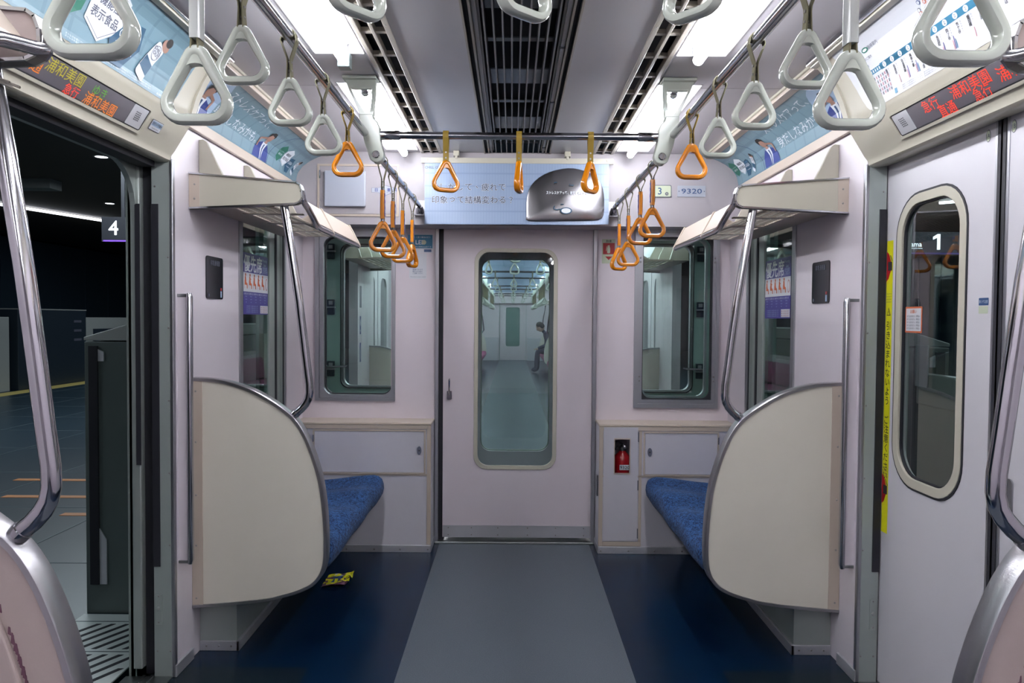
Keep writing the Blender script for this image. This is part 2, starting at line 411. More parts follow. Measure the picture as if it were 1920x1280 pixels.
# ------------------------------------------------------------------ car shell
WX, CZ = 1.28, 2.30                 # half width of the room, ceiling height
EY, HY = 4.44, 4.25                 # end wall, face of the header and of the cabinets
D0, D1, DC = 1.465, 2.735, 2.10     # side door opening
Y0 = -4.6                           # rear limit of what is built
COVE = [(1.268, 2.098), (1.266, 2.135), (1.253, 2.178), (1.227, 2.213), (1.187, 2.243), (1.142, 2.266), (1.10, 2.281), (1.07, 2.29)]
LINTEL = [(1.36, 1.925), (1.315, 1.918), (1.292, 1.918), (1.283, 1.925), (1.281, 1.935), (1.276, 1.944), (1.266, 1.957), (1.205, 2.055), (1.20, 2.062)]
LCOVE = [(1.20, 2.062), (1.192, 2.10), (1.176, 2.15), (1.153, 2.20), (1.126, 2.245), (1.095, 2.278), (1.07, 2.29)]

def car_wall(s, T=None, y_a=D1 + 0.003, y_b=EY + 0.03, name=None, y_first=D1):
    """panelled wall of the end bay with its window hole, side s"""
    b = MB(T)
    hole = rrect(3.43, 4.095, 0.72, 1.88, 0.02, 2)
    b.mi = 0
    inner = hole
    outer = rect_match(inner, y_a, y_b, 0.0, 2.09)
    b.ring(outer, inner, 'X', s * WX, s * (WX + 0.072))
    cv = [(s * x, z) for x, z in COVE]
    poly = [(s * (WX + 0.072), 2.09), (s * WX, 2.09)] + cv + [(s * 1.07, 2.33), (s * (WX + 0.072), 2.33)]
    b.prism(poly, 'Y', y_a, y_b, 1)
    return b.build(name or ('wall_left' if s < 0 else 'wall_right'), ['wall_panel', 'cream'], smooth=True)

floor = struct(MB().box(-1.36, 1.36, Y0, EY + 0.02, -0.06, 0.0).build('floor', 'floor_vinyl'))
floor.location = (0, 0, 0); 
for v in floor.data.vertices: v.co += Vector(WL[floor.name])
# make the floor's own axes the car's axes so that the laid sheets fall where they lie
floor.data.update()

for s in (-1, 1):
    struct(car_wall(s))
    # wall beyond the near side of the doorway
    b = MB(); b.box(s * WX, s * (WX + 0.072), Y0, D0 - 0.003, 0, 2.09, 0)
    cv = [(s * x, z) for x, z in COVE]
    b.prism([(s * (WX + 0.072), 2.09), (s * WX, 2.09)] + cv + [(s * 1.07, 2.33), (s * (WX + 0.072), 2.33)], 'Y', Y0, D0 - 0.003, 1)
    struct(b.build('wall_left' if s < 0 else 'wall_right', ['wall_panel', 'cream'], smooth=True))
    # lintel box over the doors with its rounded lip
    b = MB(); prof = [(s * x, z) for x, z in LINTEL + LCOVE[1:]] + [(s * 1.07, 2.33), (s * 1.46, 2.33), (s * 1.46, 1.99), (s * 1.36, 1.99)]
    b.prism(prof, 'Y', D0, D1, 0)
    for ya, yb in ((D0, D0 + 0.035), (D1 - 0.035, D1)):       # arch rib at both ends of the lintel
        rib = [(s * (x - 0.007), z - 0.004) for x, z in LCOVE] + [(s * 1.09, 2.31), (s * 1.27, 2.31), (s * 1.27, 2.06)]
        b.prism(rib, 'Y', ya, yb, 0)
    struct(b.build('trim_1', ['cream'], smooth=True))
    # bands that frame the strip of advertisements in the end bay
    b = MB(); b.box(s * (WX - 0.018), s * (WX - 0.003), D1, HY, 2.078, 2.122); b.box(s * 1.075, s * 1.115, D1, HY, 2.272, 2.288)
    struct(b.build('trim_2', 'cream_trim', bevel=0.003))
    b = MB(); b.box(s * 1.06, s * 1.085, D0, D1, 2.275, 2.292, 0); b.box(s * 1.045, s * 1.058, D0, D1, 2.282, 2.296, 1)
    struct(b.build('trim_3', ['cream', 'chrome'], bevel=0.002))

# door reveals: stainless strip, black slot, outer post, rubber strips, screws
def reveal(s, y, d):
    """y: face of the reveal, d: +1 when it faces -Y (far jamb), -1 when it faces +Y"""
    y2 = y + 0.12 * d
    r = thing('door_jamb', (s * 1.35, y, 0)); r['kind'] = 'structure'; r.name = 'trim_4'
    WL[r.name] = Vector((s * 1.35, y, 0))
    b = MB(); b.box(s * 1.284, s * 1.352, min(y, y2), max(y, y2), 0, 1.95)
    b.build('jamb_face', 'jamb_paint', r)
    b = MB(); b.box(s * 1.352, s * 1.398, min(y + 0.03 * d, y2), max(y + 0.03 * d, y2), 0, 1.97)
    b.build('door_slot', 'rubber', r)
    b = MB(); b.box(s * 1.398, s * 1.432, min(y, y2), max(y, y2), 0.03, 1.95); b.box(s * 1.43, s * 1.46, min(y + 0.02 * d, y2), max(y + 0.02 * d, y2), -0.1, 2.2)
    b.build('outer_post', 'alu_painted', r, bevel=0.004)
    b = MB(); b.box(s * 1.327, s * 1.353, min(y - 0.004 * d, y), max(y - 0.004 * d, y), 0.42, 1.765)
    b.build('rubber_strip', 'rubber', r)
    b = MB(); b.box(s * 1.396, s * 1.413, min(y - 0.004 * d, y), max(y - 0.004 * d, y), 0.80, 1.765)
    b.build('rubber_strip', 'rubber', r)
    b = MB(); b.prism(rrect(*(sorted((s * 1.322, s * 1.345))), 0.20, 0.315, 0.003, 2), 'Y', y - 0.003 * d, y)
    p = b.build('strike_plate', 'alu_painted', r)
    MB().disc((s * 1.334, y - 0.003 * d, 0.262), 0.007, 'Y', -0.003 * d, 14).build('button', 'gate_light', p, smooth=True)
    b = MB()
    for z in (0.10, 0.50, 0.77, 1.04, 1.31, 1.57): b.disc((s * 1.292, y, z), 0.0035, 'Y', -0.002 * d, 8)
    for z in (0.10, 1.83): b.disc((s * 1.34, y, z), 0.0035, 'Y', -0.002 * d, 8)
    for z in (0.21, 0.308): b.disc((s * 1.334, y - 0.003 * d, z), 0.003, 'Y', -0.002 * d, 8)
    b.build('screws', 'screw', r)
    MB().box(s * 1.274, s * 1.288, min(y - 0.001 * d, y + 0.02 * d), max(y - 0.001 * d, y + 0.02 * d), 0.0, 1.93).build('corner_guard', 'aluminium', r, bevel=0.003)
    MB().box(s * 1.270, s * 1.281, min(y, y + 0.155 * d), max(y, y + 0.155 * d), 0.0, 0.045).build('skirting', 'skirting_metal', r, bevel=0.002)
for s in (-1, 1):
    reveal(s, D1, 1); reveal(s, D0, -1)
    b = MB(); b.box(s * 1.285, s * 1.46, D0, D1, -0.03, 0.004, 0); b.box(s * 1.355, s * 1.365, D0, D1, 0.004, 0.009, 0); b.box(s * 1.385, s * 1.395, D0, D1, 0.004, 0.009, 0)
    struct(b.build('trim_5', 'stainless'))
# rounded head of the outer doorway on the open side
b = MB()
head = [(D0 + 0.002, 1.97), (D0 + 0.002, 1.74)] + [(D0 + 0.002 + 0.15 * (1 - math.cos(a)), 1.74 + 0.165 * math.sin(a)) for a in [math.pi / 2 * k / 8 for k in range(1, 9)]]
head += [(D1 - 0.002 - 0.15 * (1 - math.cos(a)), 1.74 + 0.165 * math.sin(a)) for a in [math.pi / 2 * (8 - k) / 8 for k in range(0, 9)]] + [(D1 - 0.002, 1.97)]
b.prism(head, 'X', -1.43, -1.41); struct(b.build('trim_6', 'alu_painted'))
b = MB(); b.box(-1.40, -1.34, D0, D1, 1.90, 1.975, 0); struct(b.build('trim_7', 'rubber'))

# ceiling: painted outer strips, lamp troughs, vents, metal panels, centre grille
def ceiling_strip(name, xa, xb, z=CZ, ya=Y0, yb=HY + 0.02, m='ceiling_paint', t=0.03):
    return struct(MB().box(xa, xb, ya, yb, z, z + t).build(name, m))
for s in (-1, 1):
    ceiling_strip('ceiling', s * 0.738, s * 1.08)
    ceiling_strip('ceiling', s * 0.545, s * 0.561)
    ceiling_strip('ceiling', s * 0.186, s * 0.430, m='ceiling_metal')
struct(MB().box(-1.4, 1.4, Y0, EY, 2.46, 2.49).build('ceiling', 'duct_dark'))
b = MB()
for yj in (3.05, 1.15, -0.6):
    for s in (-1, 1): b.box(s * 0.74, s * 1.07, yj, yj + 0.002, CZ - 0.0008, CZ, 0)
struct(b.build('ceiling', 'grille_grey'))

def side_vent(s):
    r = thing('air_vent', (s * 0.488, (Y0 + HY) / 2, CZ), 'long ceiling air vent with dark slots beside the %s row of tubes' % ('left' if s < 0 else 'right'), 'vent')
    b = MB()
    for xa, xb in ((0.428, 0.446), (0.482, 0.494), (0.531, 0.547)): b.box(s * xa, s * xb, Y0, HY, CZ - 0.006, CZ + 0.02)
    b.build('frame', 'vent_cream', r, bevel=0.002)
    b = MB()
    y = HY - 0.03
    while y > -1.5:
        MB().box(s * 0.446, s * 0.531, y - 0.02, y, CZ + 0.001, CZ + 0.016).build('cross_bar', 'vent_cream', r); y -= 0.215
    b = MB(); b.box(s * 0.44, s * 0.535, Y0, HY, CZ + 0.05, CZ + 0.06); b.build('duct_lining', 'duct_dark', r)
    b = MB()
    y = HY - 0.12
    while y > 0.5:
        b.disc((s * 0.437, y, CZ - 0.006), 0.003, 'Z', -0.002, 8); y -= 0.43
    b.build('screws', 'screw', r)
for s in (-1, 1): side_vent(s)

g = thing('ceiling_grille', (0, (Y0 + HY) / 2, CZ), 'long grey centre ceiling grille of thin bars over dark fan openings', 'grille')
b = MB()
for s in (-1, 1):
    b.box(s * 0.182, s * 0.188, Y0, HY, CZ - 0.006, CZ + 0.015)
    b.box(s * 0.158, s * 0.165, Y0, HY, CZ - 0.004, CZ + 0.012); b.box(s * 0.132, s * 0.165, Y0, HY, CZ + 0.012, CZ + 0.02)
b.build('frame', 'vent_cream', g)
b = MB()
for s in (-1, 1): b.box(s * 0.170, s * 0.182, Y0, HY, CZ + 0.02, CZ + 0.03)
b.build('slot_lining', 'duct_dark', g)
b = MB()
for k in range(-4, 5):
    hgt = 0.03 + 0.006 * abs(k); x = k * 0.0300
    b.box(x - 0.0028, x + 0.0028, Y0, HY, CZ - 0.002, CZ - 0.002 + hgt)
for s in (-1, 1): b.box(s * 0.1395, s * 0.1515, Y0, HY, CZ - 0.002, CZ + 0.05)
b.build('louvre_bars', 'grille_grey', g)
b = MB(); y = 3.79
for (ya, yb) in ((4.20, 4.25), (3.70, 3.92), (3.00, 3.18), (2.28, 2.42), (1.55, 1.72), (0.8, 1.0), (0, 0.2)):
    MB().box(-0.13, 0.13, ya, yb, CZ + 0.055, CZ + 0.06).build('cover_plate', 'ceiling_metal', g)
for yy in (4.05, 3.42, 2.67, 1.95, 1.2): MB().box(-0.13, 0.13, yy, yy + 0.035, CZ + 0.055, CZ + 0.06).build('cover_plate', 'ceiling_metal', g)
b = MB(); b.box(-0.15, 0.15, Y0, HY, CZ + 0.13, CZ + 0.14)
for s in (-1, 1): b.box(s * 0.15, s * 0.16, Y0, HY, CZ + 0.03, CZ + 0.13)
b.build('duct_lining', 'duct_dark', g)
b = MB()
for yy in (4.10, 3.9, 3.25, 2.6, 1.9):
    b.box(0.135, 0.155, yy, yy + 0.012, CZ - 0.004, CZ + 0.0)
b.build('clips', 'duct_dark', g)

def lamp(s, ya, yb, where):
    r = thing('fluorescent_lamp', (s * 0.648, (ya + yb) / 2, CZ), 'lit fluorescent tube, %s' % where, 'lamp', 'fluorescent lamps in the ceiling')
    b = MB(); prof = [(s * 0.561, CZ - 0.002), (s * 0.592, CZ + 0.028), (s * 0.704, CZ + 0.028), (s * 0.735, CZ - 0.002), (s * 0.739, CZ - 0.002), (s * 0.739, CZ + 0.034), (s * 0.557, CZ + 0.034), (s * 0.557, CZ - 0.002)]
    b.prism(prof, 'Y', ya, yb); b.box(s * 0.56, s * 0.736, ya - 0.004, ya, CZ - 0.002, CZ + 0.034); b.box(s * 0.56, s * 0.736, yb, yb + 0.004, CZ - 0.002, CZ + 0.034)
    b.build('trough', 'reflector_white', r)
    b = MB(); x = s * 0.628; zc = CZ - 0.030; R = 0.019
    b.tube([(x, ya + 0.035, zc), (x, ya + 0.04, zc), (x, yb - 0.04, zc), (x, yb - 0.035, zc)], [R * 0.7, R, R, R * 0.7], 16)
    b.build('tube', 'tube', r, smooth=True)
    for yy, d in ((ya + 0.02, 1), (yb - 0.02, -1)):
        b = MB(); b.box(x - 0.013, x + 0.013, yy - 0.008, yy + 0.008, zc + 0.0, CZ + 0.03); b.lathe([(0.014, 0), (0.017, 0.004), (0.017, 0.012), (0.012, 0.016)], (x, yy + (0.008 if d > 0 else -0.024), zc), 'Y', 14)
        b.build('socket', 'chrome_dark', r, bevel=0.002)
    if s < 0 and 2.6 < yb < 2.8: MB().box(x - 0.022, x + 0.022, yb - 0.030, yb + 0.018, CZ - 0.058, CZ - 0.004).build('socket_cover', 'gate_grey', r, bevel=0.004)
    return r
LAMPS = [(3.01, 4.18, 'nearest the end door'), (1.46, 2.68, 'over the doorway'), (-0.1, 1.12, 'next to the doorway, towards the camera'), (-1.66, -0.44, 'behind the camera'), (-3.2, -2.0, 'furthest behind the camera')]
for s in (-1, 1):
    for ya, yb, wh in LAMPS: lamp(s, ya, yb, ('left row, ' if s < 0 else 'right row, ') + wh)
    gaps = [(4.18, HY + 0.02)] + [(LAMPS[k + 1][1], LAMPS[k][0]) for k in range(len(LAMPS) - 1)] + [(Y0, LAMPS[-1][0])]
    for ya, yb in gaps: ceiling_strip('ceiling', s * 0.557, s * 0.739, ya=ya + 0.004, yb=yb - 0.004)

# far limit behind the camera
struct(MB().box(-1.4, 1.4, Y0 - 0.05, Y0, -0.05, 2.45).build('wall_back', 'wall_panel'))
# metal roof and sides of the body outside, keep the station light out
for s in (-1, 1):
    b = MB(); b.box(s * 1.43, s * 1.45, D1 + 0.02, 3.40, -0.3, 2.5); b.box(s * 1.43, s * 1.45, 4.12, EY + 0.05, -0.3, 2.5); b.box(s * 1.43, s * 1.45, 3.40, 4.12, -0.3, 0.70); b.box(s * 1.43, s * 1.45, 3.40, 4.12, 1.9, 2.5)
    b.box(s * 1.43, s * 1.45, Y0, D0 - 0.02, -0.3, 2.5); b.box(s * 1.43, s * 1.45, D0 - 0.02, D1 + 0.02, 1.95, 2.5); b.box(s * 1.43, s * 1.45, D0 - 0.02, D1 + 0.02, -0.3, -0.04)
    struct(b.build('wall_outside', 'car_green'))

# ------------------------------------------------------------------ end wall
def end_wall(T=None, mats=('end_panel', 'aluminium')):
    """wall with door opening and two windows, from Y 4.44 to 4.52"""
    b = MB(T)
    for s in (-1, 1):
        if s < 0: hole = rrect(-1.165, -0.748, 0.885, 1.845, 0.055, 6)
        else: hole = rrect(0.748, 1.185, 0.868, 1.860, 0.012, 6)
        outer = rect_match(hole, *( (-1.30, -0.478) if s < 0 else (0.478, 1.30) ), 0.0, 2.30)
        b.ring(outer, hole, 'Y', EY, EY + 0.08, 0)
    b.box(-0.478, 0.478, EY, EY + 0.08, 1.915, 2.30, 0)
    return b
struct(end_wall().build('wall_end', ['end_panel'], smooth=True))
# door frame strips
b = MB()
for s in (-1, 1): b.box(s * 0.462, s * 0.484, EY - 0.012, EY + 0.085, 0, 1.915)
b.box(-0.484, 0.484, EY - 0.006, EY + 0.085, 1.90, 1.925); struct(b.build('trim_8', 'aluminium', bevel=0.002))
struct(MB().box(-0.478, 0.478, EY - 0.03, EY + 0.08, 0.0, 0.012).build('trim_9', 'stainless', bevel=0.002))
b = MB(); b.box(-0.462, -0.430, EY + 0.02, EY + 0.07, 0.012, 1.90); struct(b.build('trim_10', 'rubber'))
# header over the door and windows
b = MB(); b.box(-WX, WX, HY, EY, 1.888, 2.302); struct(b.build('wall_header', 'end_panel_dimmed'))

# end door
def end_door(T, z_handle=True, label=None, y=EY + 0.012, parent_loc=(0, EY, 0.012)):
    r = thing('end_door', (parent_loc) if T is None else T(*parent_loc), label, 'door')
    hole = rrect(-0.232, 0.232, 0.462, 1.758, 0.07, 6); b = MB(T)
    b.ring(rect_match(hole, -0.436, 0.461, 0.030, 1.90), hole, 'Y', y, y + 0.035); b.build('panel', 'end_panel', r, smooth=True)
    b = MB(T); b.ring(rrect(-0.250, 0.250, 0.444, 1.776, 0.082, 6), rrect(-0.226, 0.226, 0.468, 1.752, 0.064, 6), 'Y', y - 0.006, y + 0.010); b.build('window_frame', 'cream', r, smooth=True, bevel=0.002)
    b = MB(T); b.prism(rrect(-0.234, 0.234, 0.460, 1.760, 0.07, 6), 'Y', y + 0.014, y + 0.018); b.build('glass_pane', 'glass_door', r)
    k = MB(T); k.box(-0.432, 0.458, y - 0.003, y, 0.030, 0.102); kp = k.build('kick_plate', 'skirting_metal', r)
    k = MB(T)
    for xx in (-0.40, -0.26, -0.10, 0.08, 0.25, 0.42):
        for zz in (0.045, 0.088): k.disc((xx, y - 0.003, zz), 0.004, 'Y', -0.002, 8)
    k.build('screws', 'screw', kp)
    if z_handle:
        h = MB(T); h.prism(rrect(-0.412, -0.382, 0.868, 0.918, 0.004, 2), 'Y', y - 0.012, y); h.box(-0.408, -0.386, y - 0.03, y - 0.01, 0.878, 0.905)
        h.tube([(-0.398, y - 0.024, 0.90), (-0.396, y - 0.04, 0.925), (-0.395, y - 0.045, 0.985), (-0.394, y - 0.038, 0.992)], [0.009, 0.009, 0.010, 0.006], 10, ab=(1, 0.6))
        h.build('handle', 'chrome', r, smooth=True)
    return r
end_door(None, label='pale pink end door with a tall rounded window and steel kick plate')

# windows of the end wall
def end_window(s):
    n = 'window_1' if s < 0 else 'window_2'
    xc = -0.957 if s < 0 else 0.966
    r = thing(n, (xc, EY, 0.85)); r['kind'] = 'structure'; WL[r.name] = Vector((xc, EY, 0.85))
    if s < 0:
        b = MB(); hole = rrect(-1.152, -0.744, 0.892, 1.838, 0.06, 6)
        b.ring(rect_match(hole, -1.178, -0.728, 0.872, 1.90), hole, 'Y', EY - 0.006, EY + 0.05); b.build('window_frame', 'aluminium', r, smooth=True, bevel=0.002)
        b = MB(); b.ring(rect_match(rrect(-1.178, -0.728, 0.872, 1.90, 0.003, 6), -1.203, -0.722, 0.856, 1.90), rrect(-1.178, -0.728, 0.872, 1.90, 0.003, 6), 'Y', EY - 0.014, EY); b.build('outer_trim', 'aluminium', r)
        b = MB(); b.ring(rrect(-1.158, -0.738, 0.886, 1.844, 0.06, 6), rrect(-1.146, -0.75, 0.898, 1.832, 0.055, 6), 'Y', EY + 0.03, EY + 0.05); b.build('gasket', 'rubber', r)
        b = MB(); b.prism(rrect(-1.155, -0.742, 0.89, 1.84, 0.06, 6), 'Y', EY + 0.038, EY + 0.043); b.build('glass_pane', 'glass_clear', r)
    else:
        h = rrect(0.758, 1.176, 0.876, 1.850, 0.004, 6)
        b = MB(); b.ring(rect_match(h, 0.729, 1.198, 0.850, 1.875), h, 'Y', EY - 0.010, EY + 0.03); b.build('window_frame', 'aluminium', r)
        b = MB(); h2 = rrect(0.731, 1.196, 0.852, 1.873, 0.004, 6); b.ring(rect_match(h2, 0.709, 1.215, 0.826, 1.89), h2, 'Y', EY - 0.016, EY); b.build('outer_trim', 'aluminium', r)
        b = MB(); b.ring(rrect(0.756, 1.178, 0.874, 1.852, 0.004, 6), rrect(0.764, 1.166, 0.884, 1.842, 0.05, 6), 'Y', EY + 0.004, EY + 0.02); b.build('gasket', 'rubber', r)
        b = MB(); b.ring(rrect(0.764, 1.160, 0.880, 1.846, 0.055, 6), rrect(0.772, 1.146, 0.892, 1.838, 0.055, 6), 'Y', EY + 0.05, EY + 0.075); b.build('inner_frame', 'aluminium', r, smooth=True)
        b = MB(); b.prism(rrect(0.757, 1.177, 0.875, 1.851, 0.004, 6), 'Y', EY + 0.008, EY + 0.012); b.build('glass_pane', 'glass_clear', r)
        b = MB()
        for z in (1.70, 1.725, 0.99, 1.015):
            for x in (0.743, 1.188): b.disc((x, EY - 0.010, z), 0.006, 'Y', -0.006, 10)
        b.build('screws', 'screw', r)
for s in (-1, 1): end_window(s)

# cabinets below the end windows
def lock(x, z, parent):
    b = MB(); b.lathe([(0.013, 0), (0.013, -0.003), (0.010, -0.004)], (x, HY - 0.006, z), 'Y', 16); 
    for i in range(len(b.v)): b.v[i].z = z + (b.v[i].z - z) * 1.9
    l = b.build('lock', 'ink_grey', parent, smooth=True)
    MB().disc((x, HY - 0.0095, z), 0.005, 'Y', -0.002, 10).build('keyhole', 'ink_black', l)
for s in (-1, 1):
    if s < 0: lab = 'low built-in cabinet under the left end window, one wide locked door'
    else: lab = 'low built-in cabinet under the right end window with extinguisher compartment'
    r = thing('end_cabinet', (s * 0.885, (HY + EY) / 2, 0), lab, 'cabinet')
    b = MB()
    if s < 0: b.box(s * 0.487, s * 1.279, HY, EY - 0.001, 0.0, 0.738)
    else:     # leave the extinguisher compartment open behind its little window
        b.box(0.487, 0.565, HY, EY - 0.001, 0, 0.738); b.box(0.670, 1.279, HY, EY - 0.001, 0, 0.738)
        b.box(0.565, 0.670, HY, EY - 0.001, 0, 0.42); b.box(0.565, 0.670, HY, EY - 0.001, 0.68, 0.738); b.box(0.565, 0.670, EY - 0.02, EY - 0.001, 0.42, 0.68)
    b.build('body', 'cabinet_panel', r)
    b = MB(); b.box(s * 0.483, s * 1.279, HY - 0.008, EY - 0.001, 0.738, 0.752); b.build('top_ledge', 'cream_trim', r, bevel=0.004)
    b = MB(); b.box(s * 0.485, s * 0.508, HY - 0.006, HY, 0.045, 0.738); b.box(s * 0.508, s * 1.279, HY - 0.006, HY, 0.715, 0.738)
    b.box(s * 0.508, s * 1.279, HY - 0.004, HY, 0.445, 0.455)
    if s > 0: b.box(0.715, 0.732, HY - 0.004, HY, 0.045, 0.738); b.box(0.508, 0.73, HY - 0.006, HY, 0.045, 0.07)
    b.build('face_trim', 'cream_trim', r, bevel=0.0015)
    b = MB(); b.box(s * 0.484, s * 1.279, HY - 0.010, HY, 0.0, 0.042); b.box(s * 0.482, s * 0.487, HY, EY - 0.01, 0, 0.042)
    k = b.build('baseboard', 'skirting_metal', r, bevel=0.002)
    b = MB()
    for x in (0.50, 0.66, 0.81, 0.97): b.disc((s * x, HY - 0.010, 0.018), 0.005, 'Y', -0.002, 8)
    b.build('screws', 'screw', k)
    xa, xb = (0.516, 1.165) if s < 0 else (0.741, 1.175)
    b = MB(); b.ring(rect_match(rrect(min(s * (xa + .008), s * (xb - .008)), max(s * (xa + .008), s * (xb - .008)), 0.463, 0.703, 0.002, 2), min(s * xa, s * xb), max(s * xa, s * xb), 0.456, 0.711), rrect(min(s * (xa + .008), s * (xb - .008)), max(s * (xa + .008), s * (xb - .008)), 0.463, 0.703, 0.002, 2), 'Y', HY - 0.009, HY - 0.002); b.build('door_frame', 'cream_trim', r)
    b = MB(); b.box(s * (xa + 0.01), s * (xb - 0.01), HY - 0.006, HY - 0.001, 0.465, 0.701); d = b.build('door', 'cabinet_panel', r, bevel=0.001)
    lock(s * (xa + 0.036), 0.592, d)
    for zz in (0.66,): MB().box(s * (xb - 0.006), s * xb, HY - 0.013, HY - 0.005, zz - 0.02, zz + 0.02).build('hinge', 'ink_grey', d)
    if s > 0:
        hole = rrect(0.575, 0.660, 0.470, 0.665, 0.002, 2)
        b = MB(); b.ring(rect_match(hole, 0.512, 0.709, 0.075, 0.735), hole, 'Y', HY - 0.007, HY - 0.001); d = b.build('extinguisher_door', 'cabinet_panel', r, bevel=0.001)
        b = MB(); b.ring(rrect(0.570, 0.665, 0.463, 0.672, 0.002, 2), hole, 'Y', HY - 0.010, HY - 0.004); b.build('window_trim', 'cream_trim', d)
        for zz in (0.68, 0.40, 0.12): MB().box(0.708, 0.713, HY - 0.014, HY - 0.004, zz - 0.028, zz + 0.028).build('hinge', 'ink_grey', d)
        MB().box(0.476, 0.486, HY + 0.02, HY + 0.05, 0.33, 0.45).build('door_catch', 'chrome_dark', r)
    else:
        b = MB()
        for z in (0.06, 0.40): b.disc((-1.02, HY, z), 0.004, 'Y', -0.002, 8)
        b.build('screws', 'screw', r)
# fire extinguisher in its compartment
r = thing('fire_extinguisher', (0.628, HY + 0.075, 0.425), 'small red fire extinguisher behind the cabinet opening at the right of the end door', 'fire extinguisher')
MB().lathe([(0.045, 0), (0.050, 0.01), (0.050, 0.11), (0.045, 0.135), (0.022, 0.155), (0.018, 0.165)], (0.632, HY + 0.075, 0.425), 'Z', 24).build('cylinder', 'extinguisher_red', r, smooth=True)
b = MB(); b.lathe([(0.02, 0), (0.02, 0.02), (0.012, 0.03)], (0.632, HY + 0.075, 0.588), 'Z', 14); b.tube([(0.63, HY + 0.07, 0.61), (0.60, HY + 0.045, 0.615), (0.585, HY + 0.03, 0.60)], 0.006, 8); b.tube([(0.63, HY + 0.07, 0.625), (0.60, HY + 0.045, 0.645), (0.58, HY + 0.03, 0.645)], 0.006, 8)
b.build('valve', 'ink_black', r, smooth=True)
MB().lathe([(0.011, 0), (0.011, -0.006), (0.008, -0.008)], (0.642, HY + 0.05, 0.612), 'Y', 16).build('gauge', 'aluminium', r, smooth=True)
p = Print(); p.rect(0.608, 0.664, 0.482, 0.512, 'sheet_white', 1); p.text('9320', 0.638, 0.497, 0.028, 'ink_black', 2, 0.01)
p.build('number_label', on_end(HY + 0.022), r)

# things on the header
r = thing('access_panel', (-0.985, HY, 1.93), 'pale pink hinged access panel over the left end window', 'panel')
hole = rrect(-1.128, -0.685, 1.945, 2.218, 0.003, 2)
MB().ring(rect_match(hole, -1.140, -0.673, 1.933, 2.230), hole, 'Y', HY - 0.005, HY).build('frame', 'cream_trim', r, bevel=0.001)
MB().box(-1.125, -0.688, HY - 0.003, HY, 1.948, 2.215).build('panel', 'end_panel_dimmed', r)
for z in (1.99, 2.17): MB().box(-1.128, -1.122, HY - 0.009, HY - 0.003, z - 0.022, z + 0.022).build('hinge', 'chrome', r)
b = MB(); b.box(-1.095, -0.862, HY - 0.028, HY - 0.0035, 1.985, 2.188)
tag(b.build('junction_box', 'plate_white', bevel=0.006, seg=3), 'blank pale grey square cover box on the access panel', 'box')
p = Print(); pts = [(-0.831, 2.096), (-0.79, 2.098), (-0.748, 2.110), (-0.706, 2.098), (-0.668, 2.096), (-0.668, 2.070), (-0.706, 2.068), (-0.748, 2.053), (-0.79, 2.068), (-0.831, 2.070)]
p.poly(pts, 'ink_grey', 1); cx_, cz_ = -0.75, 2.0825
p.poly([(cx_ + (a - cx_) * 0.98, cz_ + (c - cz_) * 0.93) for a, c in pts], 'plate_white', 2)
for k, ch in enumerate('日本車両'): p.text(ch, -0.803 + k * 0.036, 2.084, 0.022, 'ink_blue', 3, 0.015)
for k, ch in enumerate('平成七年'): p.text(ch, -0.776 + k * 0.018, 2.069, 0.008, 'ink_blue', 3)
tag(p.build('maker_plate', on_end(HY - 0.0033)), 'small white hexagonal plate with blue characters on the header at the left', 'plate')
def num_plate(name, u0, u1, v0, v1, label, draw, m='plate_white', rad=0.003, rim=None):
    r = thing(name, ((u0 + u1) / 2, HY, v0), label, 'plate')
    MB().prism(rrect(u0, u1, v0, v1, rad, 4), 'Y', HY - 0.004, HY).build('plate', m, r)
    p = Print(); draw(p); p.build('print', on_end(HY - 0.0042), r)
def d1(p):
    p.text('9320', 0.997, 2.090, 0.040, 'ink_navy', 1, 0.006, width=0.116); p.ell(0.925, 2.089, 0.003, 0.003, 'ink_grey'); p.ell(1.069, 2.089, 0.003, 0.003, 'ink_grey')
num_plate('number_plate', 0.917, 1.077, 2.058, 2.121, 'white plate reading 9320 on the header right of the poster', d1)
def d2(p):
    p.rr(0.775, 0.882, 2.054, 2.124, 0.010, 'ink_grey', 1); p.rr(0.779, 0.878, 2.058, 2.120, 0.007, 'sign_cream', 2)
    p.text('3', 0.815, 2.089, 0.055, 'ink_navy', 3, 0.012); p.ell(0.855, 2.074, 0.010, 0.010, 'ink_grey', 3); p.text('号', 0.855, 2.074, 0.011, 'sign_cream', 4)
num_plate('number_plate', 0.775, 0.882, 2.054, 2.124, 'cream plate with a dark 3 partly behind the yellow straps', d2, 'sign_cream', 0.010)

# hanging poster above the end door
PY = HY - 0.035
r = thing('hanging_poster', (0.02, PY, 1.885), 'wide pale blue poster with silver foil shape hanging above the end door', 'poster')
b = MB(); b.box(-0.545, 0.545, PY - 0.006, PY + 0.006, 2.232, 2.262); b.box(-0.545, -0.505, PY - 0.009, PY - 0.006, 2.243, 2.258); b.box(0.505, 0.545, PY - 0.009, PY - 0.006, 2.243, 2.258)
b.build('clip_rail', 'cream', r, bevel=0.002)
b = MB()
for x in (-0.345, 0.285):
    b.box(x - 0.016, x + 0.016, PY - 0.012, HY, 2.272, 2.302); b.box(x - 0.007, x + 0.007, PY - 0.008, PY + 0.008, 2.255, 2.275)
b.build('hanger', 'cream', r, bevel=0.002)
PP = Print()
def poster_fn(u, v, h):
    # sheet hangs from the clip rail, the foot curls slightly towards the aisle at the right
    t = max(0.0, (2.232 - v) / 0.345); c = 0.012 * t * t + 0.006 * math.sin(u * 5 + 1) * t * t
    return (u, PY - 0.002 - c - h, v + (0.006 * t * max(0, u - 0.35) / 0.17))
n = 26
